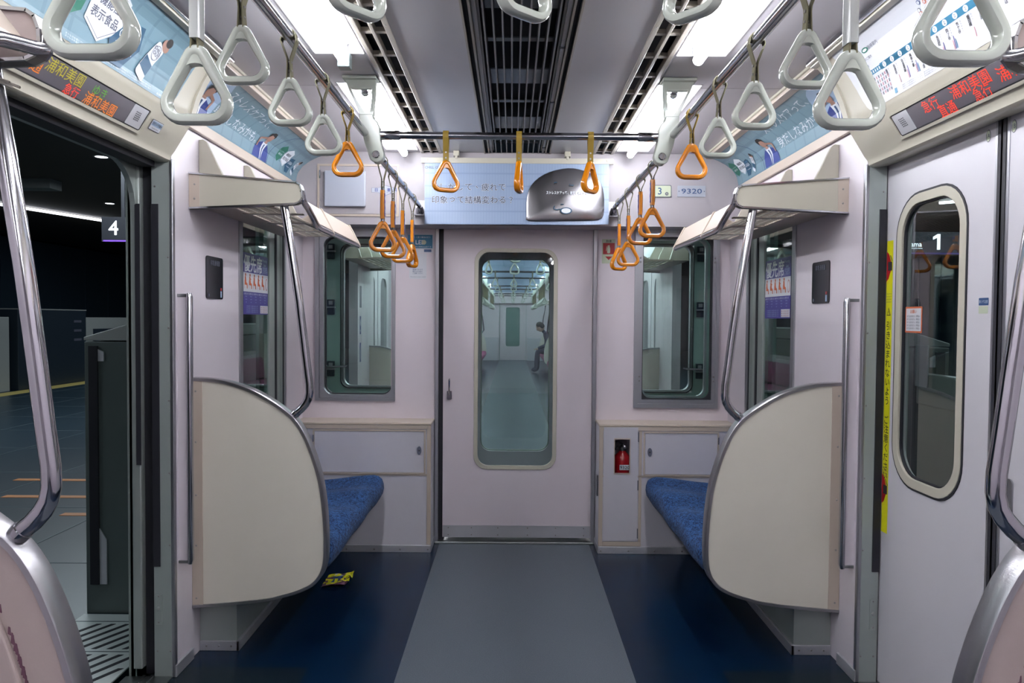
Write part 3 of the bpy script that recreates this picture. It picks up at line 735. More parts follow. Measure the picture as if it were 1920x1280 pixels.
for i in range(n):
    ua = -0.523 + 1.043 * i / n; ub = -0.523 + 1.043 * (i + 1) / n
    PP.rect(ua, ub, 1.887, 2.234, 'poster_blue', 0)
PP.text('CHILL OUT', -0.472, 2.207, 0.020, 'ink_grey', 2, 0.01)
for k, ch in enumerate('もしかして、疲れで'):
    PP.text(ch, -0.465 + k * 0.0475, 2.098, 0.046, 'ink_white', 1, 0.04); PP.text(ch, -0.465 + k * 0.0475, 2.098, 0.046, 'ink_text', 2, 0.006)
for k, ch in enumerate('印象って結構変わる？'):
    PP.text(ch, -0.462 + k * 0.0475, 2.026, 0.046, 'ink_white', 1, 0.04); PP.text(ch, -0.462 + k * 0.0475, 2.026, 0.046, 'ink_text', 2, 0.006)
PP.build('sheet', poster_fn, r, cuts=[1.90 + 0.03 * k for k in range(11)])
# raised foil shape glued on the sheet
fo = [(0.042, 1.902), (0.055, 1.925), (0.050, 1.985), (0.055, 2.035), (0.062, 2.085), (0.095, 2.135), (0.150, 2.175), (0.215, 2.198), (0.290, 2.212), (0.350, 2.205), (0.420, 2.180), (0.465, 2.145), (0.488, 2.095), (0.496, 2.030), (0.494, 1.965), (0.490, 1.915), (0.44, 1.907), (0.30, 1.908), (0.17, 1.903)]
bm = bmesh.new(); cx, cv = 0.27, 2.05; rings = []
for k in range(9):
    t = 1 - k / 8; lift = 0.006 + 0.014 * (1 - t ** 3)
    ring = []
    for j, (u, v) in enumerate(fo):
        uu, vv = cx + (u - cx) * t, cv + (v - cv) * t
        wob = 0.0025 * math.sin(31 * uu + 2) * math.cos(23 * vv) * (1 - t * t)
        x, y, z = poster_fn(uu, vv, lift + wob); ring.append(bm.verts.new((x, y, z)))
    rings.append(ring)
bs = [bm.verts.new(poster_fn(u, v, 0.001)) for u, v in fo]; rings.insert(0, bs)
for a, c in zip(rings, rings[1:-1]):
    for j in range(len(fo)):
        j2 = (j + 1) % len(fo); bm.faces.new((a[j], a[j2], c[j2], c[j]))
ce = bm.verts.new(poster_fn(cx, cv, 0.024))
for j in range(len(fo)): bm.faces.new((rings[-2][j], rings[-2][(j + 1) % len(fo)], ce))
for v in list(rings[-1]): bm.verts.remove(v)
for v in bm.verts: v.co -= WL[r.name]
bmesh.ops.recalc_face_normals(bm, faces=bm.faces)
me = bpy.data.meshes.new('foil_shape'); bm.to_mesh(me); bm.free(); me.materials.append(M['foil'])
for q in me.polygons: q.use_smooth = True
fob = bpy.data.objects.new('foil_shape', me); COL.objects.link(fob); fob.parent = r; WL[fob.name] = WL[r.name]; sb = fob.modifiers.new('s', 'SUBSURF'); sb.levels = 1; sb.render_levels = 1
p = Print()
p.text('ストレスケアって、身だしなみかも。', 0.285, 2.064, 0.020, 'ink_white', 1, 0.03, width=0.24)
p.line([(0.207, 2.118), (0.215, 2.124), (0.225, 2.121)], 0.004, 'ink_teal'); p.line([(0.292, 2.110), (0.305, 2.106), (0.318, 2.107)], 0.004, 'ink_teal')
p.line([(0.212, 1.990), (0.206, 1.975), (0.222, 1.968), (0.245, 1.972), (0.275, 1.978), (0.30, 1.970)], 0.005, 'ink_teal'); p.line([(0.245, 1.999), (0.262, 1.999)], 0.004, 'ink_teal')
p.ell(0.276, 1.963, 0.033, 0.019, 'ink_teal', 2); p.ell(0.276, 1.963, 0.026, 0.014, 'ink_white', 3)
p.build('foil_print', lambda u, v, h: poster_fn(u, v, 0.031 + h), r)

# stickers on the end wall
p = Print(); p.rr(-0.655, -0.497, 1.745, 1.860, 0.004, 'sheet_white', 1); p.rect(-0.650, -0.502, 1.772, 1.852, 'ink_cyan', 2)
p.text('かしこく使う車内の灯り', -0.575, 1.838, 0.012, 'ink_white', 3, width=0.12); p.text('LED', -0.573, 1.808, 0.036, 'ink_white', 3, 0.02); p.ell(-0.553, 1.808, 0.014, 0.014, 'sign_cream', 4); p.text('この車両の照明はLEDです', -0.573, 1.781, 0.010, 'ink_white', 3, width=0.13); p.rect(-0.552, -0.508, 1.750, 1.766, 'ink_navy', 2)
tag(p.build('led_sticker', on_end(EY - 0.0006)), 'blue and white sticker left of the end door, half behind yellow straps', 'sticker')
p = Print(); p.rr(-0.640, -0.537, 1.590, 1.742, 0.004, 'sheet_white', 1)
for k, t in enumerate(('危険ですので', '車内での立ち歩きに', 'ご注意ください')): p.text(t, -0.590, 1.645 - k * 0.011, 0.010, 'ink_navy', 2, 0.01, width=0.06)
p.text('Please hold on to a strap or a handrail', -0.588, 1.601, 0.007, 'ink_grey', 2, width=0.09)
tag(p.build('notice_sticker', on_end(EY - 0.0006)), 'white notice sticker with small text under the blue one', 'sticker')
p = Print(); p.rr(0.512, 0.592, 1.690, 1.835, 0.003, 'sign_cream', 1); p.text('消火器', 0.552, 1.824, 0.014, 'ink_black', 2, 0.02, width=0.032); p.rect(0.532, 0.574, 1.815, 1.8162, 'ink_black', 2)
p.rect(0.518, 0.588, 1.745, 1.812, 'ink_red', 2); p.rr(0.543, 0.561, 1.750, 1.788, 0.006, 'sign_cream', 3); p.rect(0.548, 0.558, 1.788, 1.798, 'sign_cream', 3); p.line([(0.553, 1.797), (0.541, 1.790), (0.537, 1.765)], 0.003, 'sign_cream', 3)
p.poly([(0.531, 1.732), (0.574, 1.732), (0.5525, 1.710)], 'ink_red', 2)
tag(p.build('extinguisher_sign', on_end(EY - 0.0006)), 'red extinguisher sign with a downward arrow right of the end door', 'sign')

# ------------------------------------------------------------------ side windows of the end bay
def side_window(s, n):
    r = thing(n, (s * WX, 3.76, 0.72)); r['kind'] = 'structure'; WL[r.name] = Vector((s * WX, 3.76, 0.72))
    b = MB(); h = rrect(3.446, 4.080, 0.735, 1.865, 0.004, 4)
    b.ring(rect_match(h, 3.404, 4.105, 0.70, 1.90), h, 'X', s * (WX - 0.006), s * (WX + 0.006)); b.build('window_frame', 'aluminium', r, bevel=0.001)
    b = MB(); b.box(s * 1.286, s * 1.372, 4.080, 4.094, 0.72, 1.88); b.box(s * 1.286, s * 1.372, 3.431, 3.445, 0.72, 1.88); b.box(s * 1.286, s * 1.372, 3.43, 4.09, 0.72, 0.735); b.box(s * 1.286, s * 1.372, 3.43, 4.09, 1.865, 1.88)
    b.build('reveal', 'alu_painted', r)
    b = MB(); b.box(s * 1.300, s * 1.306, 3.995, 4.022, 0.735, 1.865); b.box(s * 1.281, s * 1.286, 4.074, 4.081, 0.735, 1.865); b.build('gasket', 'rubber', r)
    b = MB(); h = rrect(3.46, 3.912, 0.78, 1.82, 0.01, 4); b.ring(rect_match(h, 3.445, 4.08, 0.735, 1.865), h, 'X', s * 1.304, s * 1.335); b.build('sash', 'alu_painted', r, bevel=0.002)
    b = MB(); b.box(s * 1.312, s * 1.316, 3.455, 3.92, 0.775, 1.825); b.build('glass_pane', 'glass_side', r)
side_window(-1, 'window_3'); side_window(1, 'window_4')

def priority_sticker(s):
    u0, u1 = (3.548, 3.903) if s < 0 else (-3.903, -3.548)
    v0, v1 = (1.366, 1.665); W = u1 - u0; H = v1 - v0; p = Print()
    p.rect(u0, u1, v0, v1, 'ink_purple', 1)
    for k, ch in enumerate('優先席'): p.text(ch, u0 + W * (0.14 + 0.245 * k), v0 + H * 0.83, 0.086, 'sheet_white', 2, 0.022, sx=1.0)
    for k, t in enumerate(('Priority', 'Seat', '优先席', '노약자석')): p.text(t, u0 + W * 0.86, v0 + H * (0.92 - 0.065 * k), 0.022, 'ink_paleblue', 2)
    p.rect(u0, u1, v0 + H * 0.37, v0 + H * 0.68, 'sheet_white', 2)
    for k in range(5):
        uc = u0 + W * (0.08 + 0.17 * k); vb = v0 + H * 0.42
        p.ell(uc, vb + 0.066, 0.008, 0.008, 'ink_orange', 3, 10); p.poly([(uc - 0.010, vb + 0.058), (uc + 0.004, vb + 0.058), (uc + 0.010, vb + 0.030), (uc + 0.024, vb + 0.024), (uc + 0.026, vb), (uc + 0.016, vb), (uc + 0.014, vb + 0.016), (uc - 0.012, vb + 0.018)], 'ink_orange', 3)
        if k % 2: p.line([(uc, vb + 0.05), (uc + 0.016, vb + 0.046)], 0.004, 'ink_orange', 3)
        p.line([(uc - 0.014, vb + 0.040), (uc - 0.014, vb)], 0.003, 'ink_pink', 3)
    p.ell(u0 + W * 0.93, v0 + H * 0.52, 0.018, 0.032, 'ink_pink', 3); p.ell(u0 + W * 0.93, v0 + H * 0.52, 0.013, 0.026, 'sheet_white', 4)
    for k in range(5):
        p.text('お年寄りの方', u0 + W * (0.10 + 0.19 * k), v0 + H * 0.335, 0.011, 'ink_white', 3, width=0.06)
        for j in range(3): p.text(('Elderly', 'people', 'seat')[j], u0 + W * (0.10 + 0.19 * k), v0 + H * (0.29 - 0.045 * j), 0.009, 'ink_paleblue', 3)
    for j in range(4): p.text('この席を必要とするお客様にお譲りください', u0 + W * 0.33, v0 + H * (0.135 - 0.032 * j), 0.008, 'ink_paleblue', 3, width=W * 0.48)
    p.rect(u0 + W * 0.66, u1 - 0.004, v0 + 0.006, v0 + H * 0.15, 'sheet_white', 3)
    for j in range(3): p.ell(u0 + W * 0.70, v0 + H * (0.12 - 0.038 * j), 0.004, 0.004, 'ink_red', 4, 8); p.text('携帯電話の電源', u0 + W * 0.85, v0 + H * (0.12 - 0.038 * j), 0.008, 'ink_pink', 4, width=0.075)
    tag(p.build('priority_seat_sticker', on_side(s, 1.3112)), 'purple and white priority seat sticker on the %s side window' % ('left' if s < 0 else 'right'), 'sticker')
for s in (-1, 1): priority_sticker(s)

def notice_panel(s):
    r = thing('notice_screen', (s * WX, 3.13, 1.43), 'small black glossy notice panel on the %s wall above the seat divider' % ('left' if s < 0 else 'right'), 'panel')
    MB().prism(rrect(3.038, 3.212, 1.428, 1.604, 0.012, 4), 'X', s * (WX - 0.004), s * WX).build('panel', 'dark_screen', r)
    p = Print(); u = 3.125 * (-s)
    p.text('非常通報器', u, 1.578, 0.024, 'ink_grey', 1, 0.02, width=0.10); p.ell(u - 0.066, 1.443, 0.007, 0.007, 'ink_grey', 1)
    p.rect(u + 0.055, u + 0.070, 1.435, 1.462, 'ink_paleblue', 1); p.rect(u + 0.055, u + 0.070, 1.464, 1.476, 'ink_red', 1)
    p.build('print', on_side(s, WX - 0.0045), r)
for s in (-1, 1): notice_panel(s)

def grab_rail(s):
    r = thing('grab_rail', (s * 1.245, 2.785, 0.40), 'vertical chrome grab rail on the edge of the %s wall beside the doorway' % ('left' if s < 0 else 'right'), 'handrail')
    b = MB(); b.tube([(s * 1.239, 2.785, 0.415), (s * 1.236, 2.785, 0.43), (s * 1.236, 2.785, 1.425), (s * 1.239, 2.785, 1.44)], [0.009, 0.0115, 0.0115, 0.009], 14, ab=(1, 1.2)); b.build('bar', 'chrome_dark', r, smooth=True)
    for z in (0.423, 1.432): MB().box(s * 1.24, s * 1.281, 2.778, 2.790, z - 0.006, z + 0.006).build('end_bracket', 'stainless', r, bevel=0.002)
    MB().box(s * 1.247, s * 1.281, 2.781, 2.788, 0.425, 1.43).build('backing_strip', 'wall_panel', r)
for s in (-1, 1): grab_rail(s)

# ------------------------------------------------------------------ seat end bay furniture: far (as it is) or near (mirrored across the doorway)
FAR = None
def near(x, y, z): return (x, 4.20 - y, z)
def fl(s, T):   # side flip combined with optional mirror
    return (lambda x, y, z: (s * x, y, z)) if T is None else (lambda x, y, z: T(s * x, y, z))
OUT = [(1.28, 1.113), (1.192, 1.109), (1.14, 1.100), (1.088, 1.085), (1.033, 1.064), (0.983, 1.037), (0.925, 0.999), (0.872, 0.954), (0.834, 0.896), (0.805, 0.828), (0.784, 0.765), (0.768, 0.702), (0.756, 0.62), (0.749, 0.533), (0.747, 0.46), (0.749, 0.395), (0.758, 0.352), (0.774, 0.320), (0.805, 0.288), (0.858, 0.262), (0.92, 0.243), (0.985, 0.227), (1.13, 0.211), (1.28, 0.199)]
def smooth_poly(P, n=3):
    o = []
    for k in range(len(P) - 1):
        p0, p1, p2, p3 = P[max(k - 1, 0)], P[k], P[k + 1], P[min(k + 2, len(P) - 1)]
        for j in range(n):
            t = j / n
            o.append(tuple(0.5 * (2 * b_ + (c - a) * t + (2 * a - 5 * b_ + 4 * c - d) * t * t + (3 * b_ - a - 3 * c + d) * t ** 3) for a, b_, c, d in zip(p0, p1, p2, p3)))
    return o + [P[-1]]
OUT = smooth_poly(OUT)
def offset(poly, d):
    o = []
    for k, (x, z) in enumerate(poly):
        a = poly[max(k - 1, 0)]; c = poly[min(k + 1, len(poly) - 1)]; L = math.hypot(c[0] - a[0], c[1] - a[1]); tx, tz = (c[0] - a[0]) / L, (c[1] - a[1]) / L
        o.append((x + tz * d * -1, z + tx * d) if k not in (0, len(poly) - 1) else (x, z - d if k == 0 else z + d))
    return o
def partition(s, T, where, bench_side_seen=False):
    F = fl(s, T)
    r = thing('seat_partition', F(1.27, 2.92, 0.2), 'rounded seat-end partition with a steel rim, %s' % where, 'partition', None)
    b = MB(F); inn = offset(OUT, 0.013)
    n = len(OUT)
    sec = [(0.0, 2.8955), (-0.0015, 2.893), (-0.0125, 2.893), (-0.0125, 2.947), (-0.0015, 2.947), (0.0, 2.9445)]   # rolled steel section
    vs = [(x_, y_, z_) for off, y_ in sec for (x_, z_) in offset(OUT, -off)]
    m_ = len(sec); b.add(vs, [(i * n + k, i * n + k + 1, ((i + 1) % m_) * n + k + 1, ((i + 1) % m_) * n + k) for i in range(m_) for k in range(n - 1)] + [tuple(i * n for i in range(m_)), tuple(i * n + n - 1 for i in range(m_ - 1, -1, -1))])
    b.build('rim', 'stainless_rim', r, smooth=True)
    b = MB(F); b.prism(offset(OUT, 0.010), 'Y', 2.898, 2.942); b.build('panel', 'partition_rose' if bench_side_seen else 'partition_cream', r)
    b = MB(F); b.box(1.236, 1.279, 2.8945, 2.898, 0.212, 1.10); st = b.build('wall_strip', 'cream_trim', r, bevel=0.001)
    b = MB(F)
    for z in (0.24, 0.45, 0.65, 0.86, 1.06): b.disc((1.262, 2.8945, z), 0.004, 'Y', -0.002, 8)
    b.build('screws', 'screw', st)
    if bench_side_seen:      # padded inner field towards the bench, paint chipped along its edge
        pad = [(x, z) for x, z in offset(OUT, 0.085) if x < 1.27]; pad = [(1.279, 1.02)] + pad[1:-1] + [(1.279, 0.29)]
        b = MB(F); b.prism(pad, 'Y', 2.940, 2.955); b.build('padding', 'partition_rose', r, bevel=0.006, seg=3)
        b = MB(F); rnd = random.Random(5 + s)
        e = [(x, z) for x, z in offset(OUT, 0.080) if 0.55 < z < 0.90]
        for k in range(46):
            j = rnd.randrange(len(e) - 1); t = rnd.random(); x = e[j][0] * (1 - t) + e[j + 1][0] * t; z = e[j][1] * (1 - t) + e[j + 1][1] * t
            w_ = 0.001 + 0.003 * rnd.random(); l = 0.003 + 0.008 * rnd.random()
            if s > 0 and k > 14: break
            b.prism([(x - w_, z - l), (x + w_, z - l * 0.6), (x + w_ * 0.6, z + l), (x - w_ * 0.5, z + l * 0.8)], 'Y', 2.9415, 2.9432 + 0.0005 * rnd.random())
        b.build('paint_chips', 'chip', r)
    return r
def pole(s, T, where):
    F = fl(s, T)
    r = thing('stanchion_pole', F(0.88, 2.92, 0.97), 'slanted chrome pole from luggage rack to partition, %s' % where, 'pole')
    P = [(0.921, 2.92, 1.79), (0.893, 2.92, 1.62), (0.864, 2.92, 1.426), (0.846, 2.92, 1.28), (0.831, 2.92, 1.152), (0.823, 2.92, 1.09), (0.822, 2.92, 1.055), (0.827, 2.92, 1.03), (0.838, 2.92, 1.010), (0.855, 2.92, 0.991), (0.878, 2.92, 0.972), (0.890, 2.92, 0.962)]
    MB(F).tube(P, 0.0165, 18).build('tube', 'chrome', r, smooth=True)
    MB(F).tube([(0.872, 2.92, 0.978), (0.882, 2.92, 0.968)], 0.0185, 18).build('foot_collar', 'chrome', r, smooth=True)
def rack(s, T, where, y_end=3.99, open_end=False):
    F = fl(s, T)
    r = thing('luggage_rack', F(1.05, 3.4, 1.74), 'cream luggage rack with wire shelf and chrome rail, %s' % where, 'luggage rack')
    E = [(1.288, 1.911), (0.861, 1.879), (0.846, 1.868), (0.838, 1.845), (0.837, 1.813), (0.848, 1.798), (0.865, 1.79), (1.281, 1.770)]
    b = MB(F); b.prism([(1.279, 1.911)] + E[1:-1] + [(1.279, 1.770)], 'Y', 2.884, 2.908); b.build('end_panel', 'partition_rose' if T is near else 'cream', r)
    b = MB(F); E2 = [(1.279, 1.911)] + E[1:-1] + [(1.279, 1.770)]; inn = []
    cx, cz = 1.06, 1.84
    for k in range(len(E2) - 1):
        (x1, z1), (x2, z2) = E2[k], E2[k + 1]; L = math.hypot(x2 - x1, z2 - z1); nx, nz = (z2 - z1) / L, -(x2 - x1) / L
        if (cx - x1) * nx + (cz - z1) * nz < 0: nx, nz = -nx, -nz
        b.prism([(x1, z1), (x2, z2), (x2 + nx * 0.006, z2 + nz * 0.006), (x1 + nx * 0.006, z1 + nz * 0.006)], 'Y', 2.878, 2.914)
    b.build('panel_edging', 'chrome_dark', r)
    b = MB(F); b.box(1.238, 1.279, 2.8825, 2.884, 1.776, 1.905); st = b.build('fixing_strip', 'cream_trim', r)
    b = MB(F)
    for z in (1.81, 1.865): b.disc((1.257, 2.8825, z), 0.004, 'Y', -0.002, 8)
    b.build('screws', 'screw', st)
    b = MB(F); b.tube([(0.845, 2.895, 1.845), (0.842, 2.90, 1.815), (0.845, 2.925, 1.808), (0.85, 2.96, 1.803), (0.851, 3.0, 1.795), (0.851, 3.08, 1.766), (0.852, 3.14, 1.744), (0.852, 3.19, 1.737), (0.852, y_end, 1.737)], 0.0125, 14)
    b.build('front_rail', 'chrome_dark', r, smooth=True)
    for ya, yb in ((2.93, 3.41), (3.415, y_end)):
        b = MB(F)
        q = [(0.848, 1.752), (0.900, 1.846), (0.907, 1.842), (0.856, 1.748)]
        b.prism(q, 'Y', max(ya, 3.16), yb)
        if ya < 3: b.add([(0.852, 2.93, 1.815), (0.893, 2.93, 1.868), (0.900, 3.16, 1.846), (0.848, 3.16, 1.752), (0.859, 2.93, 1.812), (0.900, 2.93, 1.864), (0.907, 3.16, 1.842), (0.856, 3.16, 1.748)], [(0, 1, 2, 3), (4, 7, 6, 5), (0, 4, 5, 1), (1, 5, 6, 2), (3, 2, 6, 7), (0, 3, 7, 4)])
        b.build('front_board', 'cream_trim', r)
        b = MB(F); b.prism([(0.842, 1.726), (0.838, 1.738), (0.842, 1.750), (0.895, 1.850), (0.903, 1.853), (0.912, 1.848), (0.985, 1.806), (1.15, 1.800), (1.15, 1.788), (0.985, 1.786), (0.90, 1.745), (0.855, 1.724)], 'Y', yb - 0.012, yb)
        b.build('divider', 'cream_trim', r, bevel=0.003)
    b = MB(F); b.box(1.13, 1.16, 2.91, y_end, 1.786, 1.800); b.box(1.16, 1.279, 2.91, y_end + 0.02, 1.792, 1.797); b.box(0.955, 0.975, 2.91, y_end, 1.782, 1.790); b.build('shelf_frame', 'cream_trim', r, bevel=0.002)
    b = MB(F); y = 2.93
    while y < y_end - 0.02:
        for dx in (0,):
            b.tube([(0.862, y, 1.738), (0.90, y, 1.752), (0.985, y, 1.792), (1.145, y, 1.792)], 0.0026, 5, caps=False)
        y += 0.026
    for x, z in ((0.89, 1.745), (0.93, 1.763), (1.01, 1.789), (1.05, 1.789), (1.09, 1.789)): b.tube([(x, 2.91, z), (x, y_end, z)], 0.003, 5)
    for yy in (3.10, 3.41, 3.70): b.box(0.90, 1.15, yy, yy + 0.035, 1.782, 1.786)
    wr = b.build('wire_shelf', 'vent_cream', r, smooth=True)
    b = MB(F); fins = [v for v in (2.975, 3.47, 3.96) if v < y_end]
    for yy in fins:
        b = MB(F); b.prism([(1.279, 2.058), (1.262, 2.060), (1.248, 2.050), (1.205, 1.96), (1.165, 1.885), (1.14, 1.80), (1.279, 1.795)], 'Y', yy, yy + 0.018); b.build('wall_bracket', 'cream', r, bevel=0.002)
    return r
BENCH_TOP = [(-0.02, 0.30), (-0.035, 0.285), (-0.02, 0.36)]
def bench(s, T, where, ya=2.955, yb=HY - 0.012, m='moquette_blue', seats=3):
    F = fl(s, T)
    r = thing('bench_seat', F(1.05, (ya + yb) / 2, 0), '%s moquette bench seat for %s passengers, %s' % ('blue' if m == 'moquette_blue' else 'pink', {3: 'three'}.get(seats, 'several'), where), 'seat')
    prof = [(1.10, 0.300), (0.86, 0.318), (0.79, 0.325), (0.765, 0.336), (0.752, 0.356), (0.746, 0.385), (0.748, 0.412), (0.757, 0.432), (0.775, 0.446), (0.80, 0.452), (0.85, 0.450), (0.93, 0.440), (1.02, 0.428), (1.11, 0.420), (1.19, 0.420), (1.25, 0.424)]
    nY = 18 * seats; vs = []; fs = []
    W = (yb - ya) / seats
    for i in range(nY + 1):
        y = ya + (yb - ya) * i / nY; ph = ((y - ya) % W) / W; dip = -math.cos(2 * math.pi * ph)     # -1 between seats, +1 in the middle
        edge = min(1, min(i, nY - i) / 2.0)
        for k, (x, z) in enumerate(prof):
            dz = dx = 0
            if k >= 6: dz = -0.013 * (dip + 1) / 2 * min(1, (k - 5) / 4) + (0.008 if k > 6 else 0) * (1 - (dip + 1) / 2)
            if 3 <= k <= 8: dx = -0.006 * (dip + 1) / 2
            if edge < 1: dx += 0.012 * (1 - edge); dz -= 0.010 * (1 - edge) if k > 5 else 0
            vs.append((x + dx, y, z + dz))
    n = len(prof)
    for i in range(nY):
        for k in range(n - 1): fs.append((i * n + k, (i + 1) * n + k, (i + 1) * n + k + 1, i * n + k + 1))
        fs.append((i * n + n - 1, (i + 1) * n + n - 1, (i + 1) * n, i * n))
    fs += [tuple(range(n)), tuple(nY * n + k for k in range(n - 1, -1, -1))]
    b = MB(F); b.add(vs, fs); b.build('cushion', m, r, smooth=True)
    b = MB(F); b.prism([(1.20, 0.43), (1.20, 0.50), (1.212, 0.62), (1.232, 0.73), (1.245, 0.745), (1.262, 0.75), (1.277, 0.745), (1.277, 0.43)], 'Y', ya, yb); b.build('backrest', m, r, smooth=True, bevel=0.015, seg=3)
    b = MB(F); b.box(1.13, 1.279, ya + 0.012, yb, 0.0, 0.27); b.box(1.10, 1.279, ya, yb, 0.27, 0.30); hb = b.build('heater_box', 'alu_painted', r)
    b = MB(F); b.box(1.118, 1.279, ya + 0.004, ya + 0.012, 0.0, 0.040); b.box(1.118, 1.131, ya + 0.004, yb, 0.0, 0.040); k = b.build('baseboard', 'skirting_metal', hb, bevel=0.002)
    b = MB(F)
    for x in (1.15, 1.20, 1.25): b.disc((x, ya + 0.004, 0.02), 0.004, 'Y', -0.002, 8)
    b.build('screws', 'screw', hb)
for s in (-1, 1):
    sd = 'left' if s < 0 else 'right'
    partition(s, FAR, 'far side of the %s doorway' % sd)
    partition(s, near, 'near side of the %s doorway' % sd, True)
    pole(s, FAR, 'far side of the %s doorway' % sd); pole(s, near, 'near side of the %s doorway' % sd)
    rack(s, FAR, 'over the %s end bench' % sd); rack(s, near, 'in the top %s corner' % sd, 3.6)
    bench(s, FAR, 'on the %s by the end door' % sd)

# crumpled snack wrapper on the floor by the left bench
bm = bmesh.new(); G = 9; grid = []; rnd = random.Random(3)
for i in range(G):
    for j in range(G):
        u, v = i / (G - 1), j / (G - 1); x = -0.972 + 0.125 * u + 0.006 * rnd.random(); y = 3.66 + 0.17 * v + 0.03 * u + 0.006 * rnd.random()
        grid.append(bm.verts.new((x, y, 0.004 + 0.016 * rnd.random() * (0.4 + u))))
for i in range(G - 1):
    for j in range(G - 1):
        f = bm.faces.new((grid[i * G + j], grid[(i + 1) * G + j], grid[(i + 1) * G + j + 1], grid[i * G + j + 1]))
        f.material_index = 1 if (2 <= i <= 5 and 3 <= j <= 5 and rnd.random() < 0.7) else (2 if rnd.random() < 0.12 or j == 0 else (3 if rnd.random() < 0.08 else 0))
bmesh.ops.recalc_face_normals(bm, faces=bm.faces)
base = Vector((-0.91, 3.75, 0)); 
for v in bm.verts: v.co -= base
me = bpy.data.meshes.new('snack_wrapper'); bm.to_mesh(me); bm.free()
for m_ in ('sticker_yellow', 'ink_navy', 'chip', 'ink_white'): me.materials.append(M[m_])
o = bpy.data.objects.new('snack_wrapper', me); COL.objects.link(o); o.location = base; WL[o.name] = base
so = o.modifiers.new('s', 'SOLIDIFY'); so.thickness = 0.001
tag(o, 'crumpled yellow snack wrapper lying on the dark floor by the left bench', 'wrapper')

# ------------------------------------------------------------------ strap rails and their brackets
RX, RZ = 0.607, 2.08; LX, LZ = 0.553, 1.99; BY = 2.95
def rail_obj(name, path, r, label):
    b = MB(); b.tube(path, r, 16); return tag(b.build(name, 'chrome_dark', smooth=True), label, 'rail')
def bracket(s, T, where):
    F = fl(s, T)
    r = thing('rail_bracket', F(0.6, BY, 1.96), 'grey-white ceiling bracket of the strap rails, %s' % where, 'bracket')
    o = [(0.690, 2.296), (0.564, 2.296), (0.568, 2.17), (0.572, 2.135), (0.555, 2.120), (0.548, 2.10), (0.545, 2.05)]
    o += [(0.562 - 0.030 * math.cos(a), 1.994 - 0.030 * math.sin(a)) for a in [math.radians(x) for x in (-10, 20, 50, 80, 110, 140)]] + [(0.608, 2.04), (0.620, 2.10), (0.628, 2.125), (0.650, 2.17)]
    o2 = [(0.690, 2.296), (0.564, 2.296), (0.5665, 2.25), (0.569, 2.20), (0.574, 2.15), (0.628, 2.15), (0.648, 2.20), (0.672, 2.25)]
    i2 = [(0.664, 2.255), (0.580, 2.255), (0.583, 2.24), (0.582, 2.22), (0.589, 2.165), (0.611, 2.165), (0.634, 2.20), (0.652, 2.23)]
    b = MB(F); b.ring(o2, i2, 'Y', BY - 0.012, BY + 0.012)
    b.prism([(0.574, 2.152)] + o[3:] [:-1] + [(0.629, 2.152)], 'Y', BY - 0.024, BY + 0.024)
    b.build('bracket_arm', 'handle_white', r, smooth=True, bevel=0.004)
    b = MB(F); b.box(0.560, 0.694, BY - 0.035, BY + 0.035, 2.288, 2.300); b.build('ceiling_plate', 'handle_white', r, bevel=0.003)
    MB(F).lathe([(0.015, 0), (0.015, -0.004), (0.012, -0.007)], (0.562, BY - 0.024, 1.994), 'Y', 18).build('cap_bolt', 'chrome', r, smooth=True)
for s in (-1, 1):
    sd = 'left' if s < 0 else 'right'
    bracket(s, FAR, '%s side nearest the end door' % sd); bracket(s, near, '%s side close to the camera' % sd)
    rail_obj('strap_rail', [(s * RX, 1.27, RZ), (s * RX, BY - 0.02, RZ)], 0.016, 'chrome strap rail along the %s of the doorway area' % sd)
    rail_obj('strap_rail', [(s * LX, BY + 0.02, LZ), (s * LX, HY - 0.045, LZ)], 0.0145, 'short lower chrome strap rail above the %s bench, with yellow straps' % sd)
    rail_obj('strap_rail', [(s * LX, Y0 + 0.02, LZ), (s * LX, 1.23, LZ)], 0.0145, 'lower chrome strap rail above the %s seats at the camera' % sd)
    r = thing('rail_socket', (s * LX, HY - 0.02, LZ - 0.05), 'chrome wall socket holding the end of the %s strap rail' % sd, 'bracket')
    MB().box(s * (LX - 0.045), s * (LX + 0.020), HY - 0.004, HY, LZ - 0.052, LZ + 0.035).build('wall_plate', 'aluminium', r, bevel=0.002)
    b = MB(); b.tube([(s * LX, HY - 0.055, LZ - 0.002), (s * LX, HY - 0.03, LZ - 0.01), (s * LX, HY - 0.003, LZ - 0.03)], [0.018, 0.02, 0.024], 14); b.box(s * (LX - 0.03), s * (LX + 0.03), HY - 0.03, HY - 0.003, LZ - 0.052, LZ - 0.046); b.build('socket', 'chrome_dark', r, smooth=True)
    MB().disc((s * (LX - 0.032), HY - 0.004, LZ + 0.02), 0.006, 'Y', -0.003, 10).build('screw', 'screw', r)
for yb, wh in ((BY, 'across the aisle by the end door, carrying three yellow straps'), (4.20 - BY, 'across the aisle at the top edge, carrying three white straps')):
    r = thing('cross_rail', (0, yb, RZ), 'chrome rail %s' % wh, 'rail')
    MB().tube([(-0.545, yb, RZ - 0.005), (0.545, yb, RZ - 0.005)], 0.0145, 16).build('rail', 'chrome_dark', r, smooth=True)
    for s in (-1, 1): MB().tube([(s * 0.470, yb, RZ - 0.005), (s * 0.474, yb, RZ - 0.005), (s * 0.552, yb, RZ - 0.005)], [0.0165, 0.0185, 0.0185], 16).build('sleeve', 'chrome', r, smooth=True)

